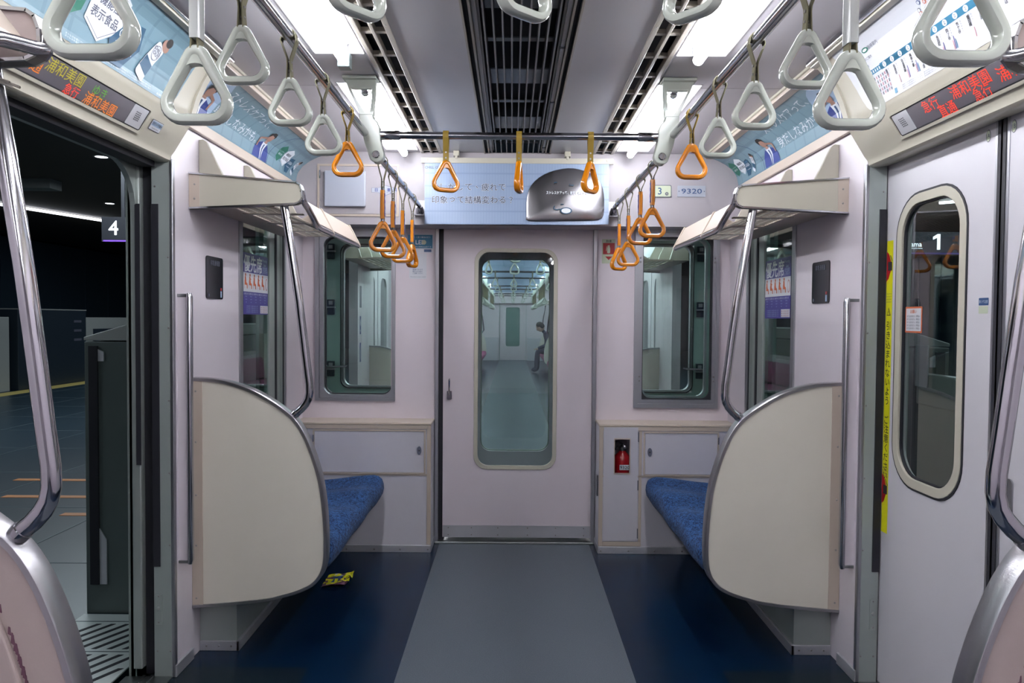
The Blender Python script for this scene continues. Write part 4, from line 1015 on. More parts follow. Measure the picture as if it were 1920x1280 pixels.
# ------------------------------------------------------------------ hanging straps
def tri_path(w=0.067, h=0.1225, rt=0.013, rb=0.026, n=7):
    """closed rounded triangle in the XZ plane, apex at the top"""
    P = [(0, 0), (-w, -h), (w, -h)]; out = []
    def corner(p, a, c, r):
        va = Vector((a[0] - p[0], a[1] - p[1])).normalized(); vc = Vector((c[0] - p[0], c[1] - p[1])).normalized()
        ang = va.angle(vc); d = r / math.tan(ang / 2); ctr = Vector(p) + (va + vc).normalized() * (r / math.sin(ang / 2))
        s0 = Vector(p) + va * d - ctr; s1 = Vector(p) + vc * d - ctr
        a0 = math.atan2(s0.y, s0.x); a1 = math.atan2(s1.y, s1.x); da = (a1 - a0 + math.pi) % (2 * math.pi) - math.pi
        for k in range(n + 1): t = a0 + da * k / n; out.append((ctr.x + r * math.cos(t), ctr.y + r * math.sin(t)))
    corner(P[0], P[2], P[1], rt); corner(P[1], P[0], P[2], rb); corner(P[2], P[1], P[0], rb)
    return out
def handle_mesh(name, m, parent, ztop, yaw):
    pts = tri_path(); vs = []; n = len(pts); K = 12; b = MB()
    cx = sum(p[0] for p in pts) / n; cz = -0.07
    for k, (x, z) in enumerate(pts):
        a = pts[k - 1]; c = pts[(k + 1) % n]; t = Vector((c[0] - a[0], 0, c[1] - a[1])).normalized(); nrm = Vector((t.z, 0, -t.x))
        if nrm.x * (x - cx) + nrm.z * (z - cz) < 0: nrm = -nrm
        top = max(0, 1 - abs(z) / 0.045); low = min(1, max(0, (-z - 0.06) / 0.05))
        ra = 0.0068 + 0.005 * top + 0.0022 * low; rb = 0.0115 + 0.0015 * low
        for j in range(K):
            q = 2 * math.pi * j / K
            cc, ss = math.cos(q), math.sin(q); cc = math.copysign(abs(cc) ** 0.8, cc); ss = math.copysign(abs(ss) ** 0.8, ss)
            p = Vector((x, 0, z)) + nrm * cc * ra + Vector((0, 1, 0)) * ss * rb; vs.append((p.x, p.y, p.z))
    fs = [(k * K + j, k * K + (j + 1) % K, ((k + 1) % n) * K + (j + 1) % K, ((k + 1) % n) * K + j) for k in range(n) for j in range(K)]
    b.add(vs, fs)
    # small solid web under the apex
    b.prism([(-0.010, -0.014), (0.010, -0.014), (0.020, -0.042), (0.008, -0.036), (0, -0.035), (-0.008, -0.036), (-0.020, -0.042)], 'Y', -0.009, 0.009)
    R = Matrix.Rotation(yaw, 3, 'Z')
    b.v = [R @ v + Vector((0, 0, ztop)) for v in b.v]
    return b.build(name, m, parent, smooth=True)
def strap(kind, length, yaw, m_handle, m_web, long_=False, far=False):
    """rail centre at the origin; kind 'along' hangs on a rail that runs along Y, 'cross' on one that runs along X"""
    r = thing('hanging_strap', (0, 0, 0))
    zt = -length + 0.130
    rr = 0.0165; b = MB(); hw = 0.011; th = 0.0012
    knot = -0.058 if not long_ else (-0.048 if length < 0.31 else -0.075)
    loop = [(-0.0045, knot), (-rr - 0.004, -0.012)] + [((rr + 0.0022) * math.cos(a), (rr + 0.0022) * math.sin(a)) for a in [math.pi * (1.05 - 1.1 * k / 8) for k in range(9)]] + [(rr + 0.004, -0.012), (0.0045, knot)]
    def band(pts, hw_):
        for (x1, z1), (x2, z2) in zip(pts, pts[1:]):
            L = math.hypot(x2 - x1, z2 - z1) or 1; nx, nz = -(z2 - z1) / L * th, (x2 - x1) / L * th
            q = [(x1 - nx, z1 - nz), (x2 - nx, z2 - nz), (x2 + nx, z2 + nz), (x1 + nx, z1 + nz)]
            if kind == 'along': b.prism(q, 'Y', -hw_, hw_)
            else: b.prism(q, 'X', -hw_, hw_)
    band(loop, hw); band([(-0.0045, knot), (-0.0035, zt + 0.03), (-0.006, zt - 0.012)], hw); band([(0.0045, knot), (0.0035, zt + 0.03), (0.006, zt - 0.012)], hw)
    ax = 'X' if kind == 'along' else 'Y'
    b.build('webbing', m_web, r)
    b = MB()
    for z in (knot - 0.008, knot - (0.030 if length > 0.31 or not long_ else 0.016)):
        c = (-0.0075, 0, z) if ax == 'X' else (0, -0.0075, z)
        b.lathe([(0.0035, 0), (0.0035, 0.013), (0.002, 0.015)], c, ax, 8)
    b.build('rivets', 'screw', r)
    if long_:
        z1 = knot - (0.012 if length < 0.31 else 0.045); z0 = zt + 0.004
        b = MB(); b.prism(rrect(-0.0085, 0.0085, -0.013, 0.013, 0.004, 3), 'Z', z0, z1)
        sh = b.build('sheath', 'sheath_white' if m_handle == 'handle_white' else 'handle_yellow', r, smooth=True)
        if m_handle != 'handle_white':
            p = Print(); p.rect(-0.0115, 0.0115, z0 + 0.012, z1 - 0.012, 'label_purple', 1)
            for k, ch in enumerate('優先席'): p.text(ch, 0, (z0 + z1) / 2 + 0.026 - 0.026 * k, 0.016, 'ink_white', 2, 0.02)
            p.build('label', lambda u, v, h: (0.0086 + h, u, v), sh)
            p.build('label', lambda u, v, h: (-0.0086 - h, -u, v), sh)
    handle_mesh('handle', m_handle, r, zt, yaw)
    return r
def put(proto, first, loc, rz=0, label=None, group=None, tilt=(0, 0)):
    o = proto if first else clone(proto)
    o.location = loc; o.rotation_euler = (tilt[0], tilt[1], rz)
    tag(o, label, 'strap', group); return o
GR = {'w': 'white triangular hanging straps', 'y': 'yellow triangular hanging straps'}
# white straps on the doorway rails
pw = strap('along', 0.230, 0, 'handle_white', 'webbing'); first = True
for s in (-1, 1):
    sd = 'left' if s < 0 else 'right'
    for k, y in enumerate((2.285, 1.945, 1.605)):
        lab = 'white strap on the %s doorway rail, %s' % (sd, ('next to the yellow strap', 'middle one', 'nearest the camera')[k])
        put(pw, first, (s * RX, y, RZ), 0.03 * (k - 1) * s, lab, GR['w'], (0.01 * (1 - k), 0.015 * s)); first = False
py = strap('along', 0.230, 0, 'handle_yellow', 'webbing_yellow')
for s in (-1, 1): put(py, s < 0, (s * RX, 2.63, RZ), 0.04 * s, 'short yellow strap on the %s doorway rail in front of the bracket' % ('left' if s < 0 else 'right'), GR['y'])
plw = strap('along', 0.330, 0, 'handle_white', 'webbing', True); first = True
for s in (-1, 1):
    sd = 'left' if s < 0 else 'right'
    for y, xx, wh in ((1.20, 0.531 if s < 0 else 0.517, 'hanging from the lower %s rail' % sd), (0.90, 0.530 if s < 0 else 0.515, 'closest to the camera at the top %s' % sd)):
        put(plw, first, (s * xx, y, LZ), 0.02 * s, 'large white sleeved strap %s' % wh, GR['w']); first = False
ply = strap('along', 0.370, 0, 'handle_yellow', 'webbing', True)
yl = [(-1, 3.03, 0.45, 0.370), (-1, 3.29, 0.15, 0.374), (-1, 3.58, -0.10, 0.372), (-1, 3.92, 1.25, 0.372), (1, 3.07, 0.0, 0.300), (1, 3.36, 0.1, 0.296), (1, 3.70, 0.0, 0.372), (1, 4.02, 0.60, 0.372)]
nm = ['first', 'second', 'third', 'last']
for k, (s, y, yaw, ln) in enumerate(yl):
    q = ply if k == 0 else clone(ply)
    q.location = (s * LX, y, LZ + (0.372 - ln)); q.rotation_euler = (0, 0.0, yaw * 0.0)
    for ch in q.children:
        if ch.name.startswith('handle'): ch.rotation_euler = (0, 0, yaw)
        if ln < 0.35 and ch.name.startswith('webbing'): ch.scale = (1, 1, 1)
        if ln < 0.35 : ch.location = (0, 0, 0)
    tag(q, 'long yellow strap above the %s bench, %s from the doorway' % ('left' if s < 0 else 'right', nm[k % 4]), 'strap', GR['y'])
# keep the two raised straps on their rail: shorter webbing of their own
for q in [o for o in bpy.data.objects if o.name.startswith('hanging_strap') and o.get('label', '').startswith('long yellow strap above the right') and ('first' in o['label'] or 'second' in o['label'])]:
    lab = q['label']; y = q.location.y; yaw = [c for c in q.children if c.name.startswith('handle')][0].rotation_euler.z
    for c in list(q.children_recursive): bpy.data.objects.remove(c)
    bpy.data.objects.remove(q)
    n_ = strap('along', 0.298, yaw, 'handle_yellow', 'webbing', True); n_.location = (LX, y, LZ); tag(n_, lab, 'strap', GR['y'])
# straps on the two cross rails, each twisted its own way
for (yb, mh, mw, zz), lst in (((BY, 'handle_yellow', 'webbing_yellow', 'y'), ((-0.289, 0.42), (0.0, 1.42), (0.283, 0.95))), ((4.20 - BY, 'handle_white', 'webbing', 'w'), ((-0.285, 0.85), (-0.006, 0.72), (0.275, -0.85)))):
    for k, (x, yaw) in enumerate(lst):
        q = strap('cross', 0.222, yaw, mh, mw); q.location = (x, yb, RZ - 0.005)
        tag(q, '%s strap on the cross rail %s, %s of its three' % ('yellow' if zz == 'y' else 'white', 'by the end door' if zz == 'y' else 'nearest the camera', ('left', 'middle', 'right')[k]), 'strap', GR[zz])

# ------------------------------------------------------------------ curved advertisements
def arc_fn(prof, s):
    """v runs 0..1 from the wall edge up to the ceiling along a profile; u runs left to right for the reader"""
    P = [Vector(p) for p in prof]; Ls = [0]
    for a, c in zip(P, P[1:]): Ls.append(Ls[-1] + (c - a).length)
    T = Ls[-1]
    def fn(u, v, h):
        d = max(0, min(1, v / T)) * T
        for k in range(len(P) - 1):
            if d <= Ls[k + 1] + 1e-9: break
        t = (d - Ls[k]) / (Ls[k + 1] - Ls[k]); q = P[k].lerp(P[k + 1], t); tg = (P[k + 1] - P[k]).normalized(); nx, nz = -tg.y, tg.x
        if nx > 0 and nz > 0: nx, nz = -nx, -nz
        q = q + Vector((-abs(nx), -abs(nz))) * (h + 0.0015)
        return (s * q.x, u if s < 0 else -u, q.y)
    return fn, T
bay_prof = [(1.266, 2.122)] + COVE[2:6] + [(1.105, 2.279)]
door_prof = [(x, z) for x, z in LCOVE]
def man(p, u, v0, h, k=1):
    w = h * 1.45
    p.poly([(u - w * .42 * k, v0), (u - w * .40 * k, v0 + h * .30), (u - w * .22 * k, v0 + h * .46), (u - w * .05 * k, v0 + h * .54), (u + w * .12 * k, v0 + h * .52), (u + w * .30 * k, v0 + h * .42), (u + w * .40 * k, v0 + h * .20), (u + w * .42 * k, v0)], 'ink_blue', 2)
    p.poly([(u - w * .10, v0 + h * .52), (u + w * .14, v0 + h * .52), (u + w * .05, v0), (u - w * .02, v0)], 'ink_white', 3); p.poly([(u - w * .01, v0 + h * .46), (u + w * .05, v0 + h * .46), (u + w * .04, v0), (u - w * .005, v0)], 'ink_navy', 4)
    p.poly([(u - w * .05, v0 + h * .50), (u + w * .09, v0 + h * .50), (u + w * .08, v0 + h * .62), (u - w * .04, v0 + h * .62)], 'ink_skin', 4)
    p.ell(u + w * .02, v0 + h * .74, w * .115, h * .17, 'ink_skin', 5)
    p.poly([(u - w * .11, v0 + h * .72), (u - w * .13, v0 + h * .88), (u - w * .04, v0 + h * .97), (u + w * .08, v0 + h * .97), (u + w * .16, v0 + h * .86), (u + w * .14, v0 + h * .76), (u + w * .10, v0 + h * .83), (u - w * .03, v0 + h * .85)], 'hair', 6)
    p.line([(u + w * .30 * k, v0 + h * .30), (u + w * .33 * k, v0 + h * .58), (u + w * .10 * k, v0 + h * .68)], h * 0.08, 'ink_skin', 5)
def badges(p, u, v, k):
    """green, white and navy badges with the drink tube; k scales"""
    p.poly([(u - .17 * k, v + .16 * k), (u - .10 * k, v + .20 * k), (u - .03 * k, v + .16 * k), (u - .04 * k, v + .07 * k), (u - .10 * k, v + .03 * k), (u - .16 * k, v + .07 * k)], 'ink_green', 2); p.text('ストレスサポート', u - .10 * k, v + .13 * k, .018 * k, 'ink_white', 3); p.text('睡眠の質', u - .10 * k, v + .10 * k, .022 * k, 'ink_white', 3)
    hx = [(u - .02 * k, v + .16 * k), (u + .06 * k, v + .20 * k), (u + .14 * k, v + .17 * k), (u + .15 * k, v + .08 * k), (u + .06 * k, v + .02 * k), (u - .02 * k, v + .06 * k)]
    p.poly(hx, 'ink_white', 3); c = (u + .06 * k, v + .11 * k); p.line([(c[0] + (a - c[0]) * .9, c[1] + (b_ - c[1]) * .9) for a, b_ in hx[3:6]], .002 * k, 'ink_grey', 4)
    p.text('機能性', c[0], c[1] + .025 * k, .034 * k, 'ink_grey', 4, 0.02); p.text('表示食品', c[0], c[1] - .018 * k, .034 * k, 'ink_grey', 4, 0.02)
    nv = [(u + .11 * k, v + .05 * k), (u + .17 * k, v + .13 * k), (u + .25 * k, v + .14 * k), (u + .27 * k, v + .07 * k), (u + .20 * k, v - .01 * k), (u + .13 * k, v - .01 * k)]
    p.poly(nv, 'ink_teal', 5); p.text('GABA', u + .195 * k, v + .085 * k, .040 * k, 'ink_white', 6); p.text('28mg配合', u + .19 * k, v + .048 * k, .024 * k, 'ink_white', 6)
    a = math.radians(62); ux = u + .34 * k; vx = v + .075 * k
    def R(x, y): return (ux + (x * math.cos(a) - y * math.sin(a)) * k, vx + (x * math.sin(a) + y * math.cos(a)) * k)
    p.poly([R(x, y) for x, y in rrect(-.085, .06, -.028, .028, .012, 3)], 'ink_white', 6); p.poly([R(x, y) for x, y in [(-.055, -.027), (-.01, -.027), (-.01, .027), (-.055, .027)]], 'ink_teal', 7)
    e = [R(.026 + .026 * math.cos(t), .022 * math.sin(t)) for t in [2 * math.pi * q / 18 for q in range(19)]]; p.line(e, .002 * k, 'ink_grey', 8)
    cx, cy = R(.032, 0); p.text('CHILL', cx, cy + .006 * k, .018 * k, 'ink_grey', 8, 0.02, rot=-0.3); p.text('OUT', cx - .002 * k, cy - .010 * k, .018 * k, 'ink_grey', 8, 0.02, rot=-0.3)
    p.ell(u + .385 * k, v + .135 * k, .018 * k, .025 * k, 'ink_skin', 7, rot=0.9); p.ell(u + .395 * k, v + .15 * k, .018 * k, .016 * k, 'hair', 8)
def bay_ad(s):
    fn, T = arc_fn(bay_prof, s); p = Print()
    a, b_ = D1 + 0.004, HY - 0.004
    u0, u1 = (a, b_) if s < 0 else (-b_, -a)
    p.rect(u0, u1, 0, T, 'cove_ad_blue', 0)
    def U(y): return y if s < 0 else -y
    # sheet with the slogan and two seated portraits, sheet with badges
    if s < 0:
        man(p, 2.90, 0.006, 0.17); man(p, 3.63, 0.004, 0.165, -1); tc = 3.27; bu = 3.93
        p.ell(3.30 - .40, 0.10, 0.13, 0.14, 'ink_paleblue', 1)
    else:
        man(p, U(3.68), 0.006, 0.165); man(p, U(2.93), 0.004, 0.17, -1); tc = U(3.30); bu = U(4.13)
        p.ell(U(2.93), 0.09, 0.13, 0.12, 'ink_paleblue', 1)
    p.text('ストレスケアって、', tc, T * 0.73, 0.058, 'ink_white', 2, 0.0, width=0.50); p.text('身だしなみかも。', tc + 0.01, T * 0.34, 0.064, 'ink_white', 2, 0.0, width=0.50)
    # dark arc between the sheets
    uc = 3.735 if s < 0 else U(3.80); sg = 1
    if s < 0: arc = [(uc + 0.16 * (1 - math.cos(t)), 0.0 + T * math.sin(t)) for t in [math.pi / 2 * k / 10 for k in range(11)]]
    else: arc = [(uc - 0.16 * (1 - math.cos(t)), 0.0 + T * math.sin(t)) for t in [math.pi / 2 * k / 10 for k in range(11)]]
    p.line(arc, 0.005, 'ink_navy', 2)
    badges(p, bu, 0.025, 0.62)
    lab = 'curved pale blue advertisement with white slogan above the %s end bench' % ('left' if s < 0 else 'right')
    tag(p.build('curved_advertisement', fn, cuts=[T * k / 14 for k in range(1, 14)]), lab, 'advertisement')
for s in (-1, 1): bay_ad(s)
fnl, TL = arc_fn(door_prof, -1)
p = Print(); p.rect(D0 + 0.05, D1 - 0.20, 0.012, TL - 0.012, 'cove_ad_blue', 0)
ym = D1 - 0.20
p.poly([(ym, 0.012)] + [(ym + 0.085 * math.sin(t), 0.012 + (TL - 0.024) * (1 - math.cos(t))) for t in [math.pi / 2 * k / 8 for k in range(1, 9)]] + [(ym, TL - 0.012)], 'cove_ad_blue', 0)
badges(p, 2.02, 0.035, 0.98)
for k in range(2): p.text('ストレスを感じている方に。GABAには仕事や勉強による一時的な精神的ストレスを緩和する機能があります。', 2.18, 0.022 + 0.007 * k, 0.006, 'ink_white', 2, width=0.46)
p.text('届出番号 F28', 2.47, 0.022, 0.008, 'ink_white', 2)
tag(p.build('curved_advertisement', fnl, cuts=[TL * k / 14 for k in range(1, 14)]), 'curved blue advertisement with green, white and navy badges above the open doorway', 'advertisement')
# route map over the closed doors
fnr, TR = arc_fn(door_prof, 1); p = Print(); ua, ub = -(D1 - 0.20), -(D0 + 0.02)
p.rect(ua, ub, 0.010, TR - 0.012, 'sheet_white', 0)
p.poly([(ua, 0.010)] + [(ua - 0.085 * math.sin(t), 0.010 + (TR - 0.022) * (1 - math.cos(t))) for t in [math.pi / 2 * k / 8 for k in range(1, 9)]] + [(ua, TR - 0.012)], 'sheet_white', 0)
p.rect(ua + 0.02, ua + 0.30, 0.112, 0.128, 'ink_cyan', 1)
p.rect(ua + 0.12, ub - 0.02, 0.110, 0.131, 'ink_cyan', 1)
for k in range(7): p.ell(ua + 0.035 + 0.013 * k, 0.120, 0.0035, 0.006, 'ink_white', 2, 8)
names = ['目黒', '白金台', '白金高輪', '麻布十番', '六本木一丁目', '溜池山王', '永田町', '四ツ谷', '市ケ谷', '飯田橋', '後楽園', '東大前', '本駒込', '駒込', '西ケ原', '王子', '王子神谷', '志茂', '赤羽岩淵', '川口元郷', '南鳩ヶ谷', '鳩ヶ谷', '新井宿', '戸塚安行', '東川口', '浦和美園']
for k in range(20):
    u = ua + 0.145 + 0.047 * k
    p.ell(u, 0.1205, 0.0105, 0.0092, 'ink_white', 2, 14); p.text('N', u, 0.1235, 0.007, 'ink_grey', 3, 0.01); p.text('%02d' % (k + 1), u, 0.1175, 0.0065, 'ink_grey', 3, 0.01)
    for j, ch in enumerate(names[k]): p.text(ch, u - 0.004, 0.098 - 0.0105 * j, 0.0115, 'ink_black', 2, 0.02)
    p.vtext('ODAKYU'[:3 + k % 3], u + 0.010, 0.100, 0.006, 'ink_grey', 0.007, 2)
    for j in range(k % 4): p.rect(u + 0.006 + 0.006 * j, u + 0.009 + 0.006 * j, 0.04, 0.066 + 0.01 * (j % 2), ('ink_pink', 'ink_purple', 'ink_cyan')[j], 2)
for k in range(9):
    u = ua + 0.035 + 0.013 * k
    for j in range(5): p.rect(u, u + 0.005, 0.035 + 0.014 * j, 0.045 + 0.014 * j, ('ink_grey', 'ink_pink')[(j + k) % 2], 2)
rnd = random.Random(11)
for k in range(46):
    u = ua + 0.40 + 0.60 * rnd.random(); v = 0.145 + 0.075 * rnd.random(); m_ = rnd.choice(['ink_pink', 'ink_paleblue', 'ink_grey', 'ink_orange', 'ink_blue', 'ink_green'])
    p.ell(u, v, 0.0075, 0.007, m_, 2, 12); p.ell(u, v, 0.0052, 0.0048, 'ink_white', 3, 12); p.text(rnd.choice('THYNMFIS'), u, v, 0.006, m_, 4)
p.ell(ua + 0.085, 0.195, 0.020, 0.009, 'ink_green', 2); p.ell(ua + 0.085, 0.195, 0.013, 0.005, 'ink_white', 3); p.text('路線案内', ua + 0.135, 0.196, 0.016, 'ink_grey', 2)
p.text('各駅のご案内', ua + 0.07, 0.168, 0.011, 'ink_grey', 2); p.text('所要時間', ua + 0.045, 0.145, 0.009, 'ink_grey', 2)
for k in range(3): p.text('標準的な所要時間を示しています。乗換時間は含みません。', ua + 0.30, 0.030 - 0.006 * k, 0.005, 'ink_grey', 2, width=0.20)
p.rect(ua + 0.155, ua + 0.170, 0.018, 0.034, 'ink_cyan', 2)
tag(p.build('route_map', fnr, cuts=[TR * k / 14 for k in range(1, 14)]), 'curved white route map with a blue line of stations above the closed doors', 'map')

# ------------------------------------------------------------------ destination displays in the lintels
FA, FB = Vector((1.266, 1.957)), Vector((1.205, 2.055))
FT = (FB - FA).normalized(); FN = Vector((-FT.y, FT.x)) * (1 if -FT.y < 0 else -1)
def face_fn(s):
    def fn(u, v, h):
        q = FA + FT * v + FN * h; return (s * q.x, u if s < 0 else -u, q.y)
    return fn
def display(s):
    fn = face_fn(s); sd = 'left lintel above the open doorway' if s < 0 else 'right lintel above the closed doors'
    r = thing('destination_display', fn(-s * 2.05, 0.05, 0), 'long grey display with %s characters in the %s' % ('orange and green' if s < 0 else 'red', sd), 'display')
    ya, yb = 1.62, 2.462
    u0, u1 = (ya, yb) if s < 0 else (-yb, -ya); v0, v1 = 0.008, 0.086
    def slab(pts, h0, h1, name, m, par, outer=None, **kw):
        b = MB(); n = len(pts)
        if outer:
            vs = [fn(u, v, h) for h in (h0, h1) for lp in (outer, pts) for u, v in lp]; fs = []
            for k in range(n):
                j = (k + 1) % n; fs += [(k, j, n + j, n + k), (2 * n + k, 3 * n + k, 3 * n + j, 2 * n + j), (k, 2 * n + k, 2 * n + j, j), (n + k, n + j, 3 * n + j, 3 * n + k)]
            b.add(vs, fs)
        else:
            b.add([fn(u, v, h) for h in (h0, h1) for u, v in pts], [(k, (k + 1) % n, n + (k + 1) % n, n + k) for k in range(n)] + [tuple(range(n - 1, -1, -1)), tuple(range(n, 2 * n))])
        return b.build(name, m, par, **kw)
    slab(rrect(u0, u1, v0, v1, 0.008, 4), 0.001, 0.005, 'frame', 'cream', r, outer=rrect(u0 - 0.012, u1 + 0.012, v0 - 0.009, v1 + 0.009, 0.014, 4), smooth=True)
    slab(rrect(u0 - 0.001, u1 + 0.001, v0 - 0.001, v1 + 0.001, 0.008, 4), 0.0005, 0.0012, 'bezel', 'rubber', r)
    e0, e1 = (u1 - 0.095, u1 - 0.006) if s < 0 else (u0 + 0.006, u0 + 0.095)
    ep = slab(rrect(e0, e1, v0 + 0.004, v1 - 0.004, 0.004, 3), 0.0012, 0.0022, 'end_plate', 'ceiling_metal', r)
    p = Print(); uc = (e0 + e1) / 2
    for k in range(5):
        for j in range(4): p.rect(uc - 0.014 + 0.008 * j - 0.001 * k, uc - 0.009 + 0.008 * j - 0.001 * k, 0.034 + 0.0065 * k, 0.0375 + 0.0065 * k, 'ink_black', 1)
    p.build('vents', lambda u, v, h: fn(u, v, h + 0.0022), ep)
    s0, s1 = (u0 + 0.004, e0 - 0.002) if s < 0 else (e1 + 0.002, u1 - 0.004)
    sc = slab(rrect(s0, s1, v0 + 0.004, v1 - 0.004, 0.003, 3), 0.0012, 0.0018, 'screen', 'screen_grey', r)
    p = Print()
    if s < 0:
        for t, u, v, m_, z in (('線', 1.80, 0.052, 'led_green', .040), ('直', 1.862, 0.046, 'led_orange', .044), ('通', 1.912, 0.042, 'led_orange', .044), ('浦和美園', 2.02, 0.061, 'led_yellow', .042), ('急行', 2.075, 0.024, 'led_red', .034), ('ゆき', 2.185, 0.058, 'led_green', .038), ('浦和美園', 2.215, 0.028, 'led_orange', .042)):
            p.text(t, u, v, z, m_, 1, -0.005)
    else:
        for t, u, v, m_, z in (('急行', -2.25, 0.060, 'led_red', .042), ('直通', -2.19, 0.026, 'led_red', .042), ('浦和美園', -2.06, 0.060, 'led_red', .044), ('急行', -2.03, 0.024, 'led_red', .038), ('浦和美園', -1.86, 0.046, 'led_red', .046)):
            p.text(t, u, v, z, m_, 1, -0.005)
    p.build('lit_text', lambda u, v, h: fn(u, v, h + 0.0018), sc)
mat('screen_grey', (0.13, 0.12, 0.14), 0.16)
for s in (-1, 1): display(s)
fn = face_fn(-1); p = Print(); p.rr(2.500, 2.575, 0.030, 0.068, 0.002, 'ink_grey', 1); p.rr(2.502, 2.573, 0.032, 0.066, 0.002, 'sheet_white', 2); p.rect(2.504, 2.571, 0.046, 0.064, 'ink_paleblue', 3); p.text('防犯カメラ作動中', 2.5375, 0.055, 0.012, 'ink_grey', 4, 0.01, width=0.062); p.text('Security camera', 2.5375, 0.0385, 0.007, 'ink_grey', 4)
tag(p.build('camera_sticker', lambda u, v, h: fn(u, v, h + 0.001)), 'small blue and white sticker beside the left display', 'sticker')

# ------------------------------------------------------------------ closed sliding doors on the right
def leaf(s, ya, yb, T, label, handle_y, stickers=None):
    F = T if T else (lambda x, y, z: (x, y, z))
    r = thing('sliding_door', F(s * 1.37, (ya + yb) / 2, 0.01), label, 'door')
    ym = (ya + yb) / 2 + (0.022 if ya > 2 else -0.022); hw = 0.178
    h = rrect(ym - hw, ym + hw, 0.805, 1.765, 0.115, 8)
    b = MB(T); b.ring(rect_match(h, ya, yb, 0.006, 1.96), h, 'X', s * 1.358, s * 1.388); b.build('panel', 'door_paint', r, smooth=True)
    b = MB(T); b.ring(rrect(ym - 0.202, ym + 0.202, 0.781, 1.789, 0.138, 8), rrect(ym - 0.170, ym + 0.170, 0.813, 1.757, 0.108, 8), 'X', s * 1.353, s * 1.366); b.build('window_frame', 'cream', r, smooth=True, bevel=0.002)
    b = MB(T); b.ring(rrect(ym - 0.209, ym + 0.209, 0.774, 1.796, 0.144, 8), rrect(ym - 0.201, ym + 0.201, 0.782, 1.788, 0.137, 8), 'X', s * 1.355, s * 1.359); b.build('gasket', 'rubber', r)
    b = MB(T); b.ring(rrect(ym - 0.171, ym + 0.171, 0.812, 1.758, 0.109, 8), rrect(ym - 0.165, ym + 0.165, 0.818, 1.752, 0.104, 8), 'X', s * 1.362, s * 1.372); b.build('inner_gasket', 'rubber', r)
    b = MB(T); b.prism(rrect(ym - 0.178, ym + 0.178, 0.806, 1.764, 0.114, 8), 'X', s * 1.368, s * 1.372); b.build('glass_pane', 'glass_door', r)
    edge = ya if ya > 2 else yb; sg = -1 if ya > 2 else 1
    b = MB(T); b.box(s * 1.354, s * 1.390, min(edge, edge + sg * 0.022), max(edge, edge + sg * 0.022), 0.006, 1.96); b.build('edge_rubber', 'rubber', r)
    b = MB(T); e2 = edge - sg * 0.012; b.box(s * 1.356, s * 1.358, min(edge, e2), max(edge, e2), 0.006, 1.96); b.build('edge_strip', 'aluminium', r)
    if handle_y:
        b = MB(T); b.ring(rrect(handle_y - 0.016, handle_y + 0.016, 0.80, 0.92, 0.014, 5), rrect(handle_y - 0.011, handle_y + 0.011, 0.805, 0.915, 0.010, 5), 'X', s * 1.354, s * 1.358); b.prism(rrect(handle_y - 0.012, handle_y + 0.012, 0.804, 0.916, 0.010, 5), 'X', s * 1.3572, s * 1.358); b.build('finger_grip', 'aluminium', r, smooth=True)
    return r
dA = leaf(1, 2.118, 2.752, None, 'white sliding door leaf with the yellow warning strip, right of the aisle', None)
dB = leaf(1, 1.448, 2.082, None, 'white sliding door leaf with the finger grip, cut by the right edge', 2.035)
SD = on_side(1, 1.3578)
p = Print(); uc = -2.711; w_ = 0.0215
p.rect(uc - w_, uc + w_, 0.575, 1.648, 'sticker_yellow', 1)
for vc, fl_ in ((1.555, 1), (0.735, -1)):
    p.poly([(uc - w_, vc + 0.055), (uc - w_ * 0.3, vc + 0.045), (uc + w_ * 0.3, vc + 0.02), (uc + w_ * 0.5, vc), (uc + w_ * 0.3, vc - 0.02), (uc - w_ * 0.3, vc - 0.045), (uc - w_, vc - 0.055)], 'ink_red', 2)
    p.rect(uc - w_ * 0.5, uc + w_ * 0.8, vc - 0.016, vc + 0.016, 'ink_black', 3); p.line([(uc + w_ * 0.2, vc + 0.04), (uc + w_ * 0.85, vc + 0.018)], 0.004, 'ink_black', 3)
p.poly([(uc - 0.014, 1.375), (uc + 0.014, 1.375), (uc, 1.405)], 'ink_black', 2); p.poly([(uc - 0.0095, 1.378), (uc + 0.0095, 1.378), (uc, 1.399)], 'sticker_yellow', 3); p.rect(uc - 0.0012, uc + 0.0012, 1.382, 1.392, 'ink_black', 4)
p.vtext('引き込まれないよう　ご注意ください', uc, 1.338, 0.034, 'ink_black', 0.0345, 2, 0.01)
for v in (1.455, 0.815):
    for k in range(4): p.text('Please be careful of doors', uc, v - 0.010 * k, 0.006, 'ink_grey', 2, width=0.034)
tag(p.build('warning_strip', SD, dA), 'yellow vertical door warning strip')
p = Print(); p.rr(-2.19, -2.145, 1.402, 1.424, 0.002, 'ink_navy', 1); p.text('開くドアに注意', -2.1675, 1.413, 0.010, 'ink_white', 2, width=0.038); p.rr(-2.19, -2.147, 1.378, 1.400, 0.002, 'sign_cream', 1)
tag(p.build('maker_sticker', SD, dA), 'small navy and cream sticker')
p = Print(); uA = -2.165; uB = -2.055
p.ell(uA, 1.893, 0.011, 0.018, 'ink_grey', 1); p.ell(uA, 1.893, 0.009, 0.016, 'sign_cream', 2); p.text('1A', uA, 1.893, 0.018, 'ink_grey', 3, 0.01); p.build('number_tag', SD, dA)
p = Print(); p.ell(uB, 1.893, 0.011, 0.018, 'ink_grey', 1); p.ell(uB, 1.893, 0.009, 0.016, 'sign_cream', 2); p.text('1B', uB, 1.893, 0.018, 'ink_grey', 3, 0.01); p.build('number_tag', SD, dB)
SG = on_side(1, 1.3678)
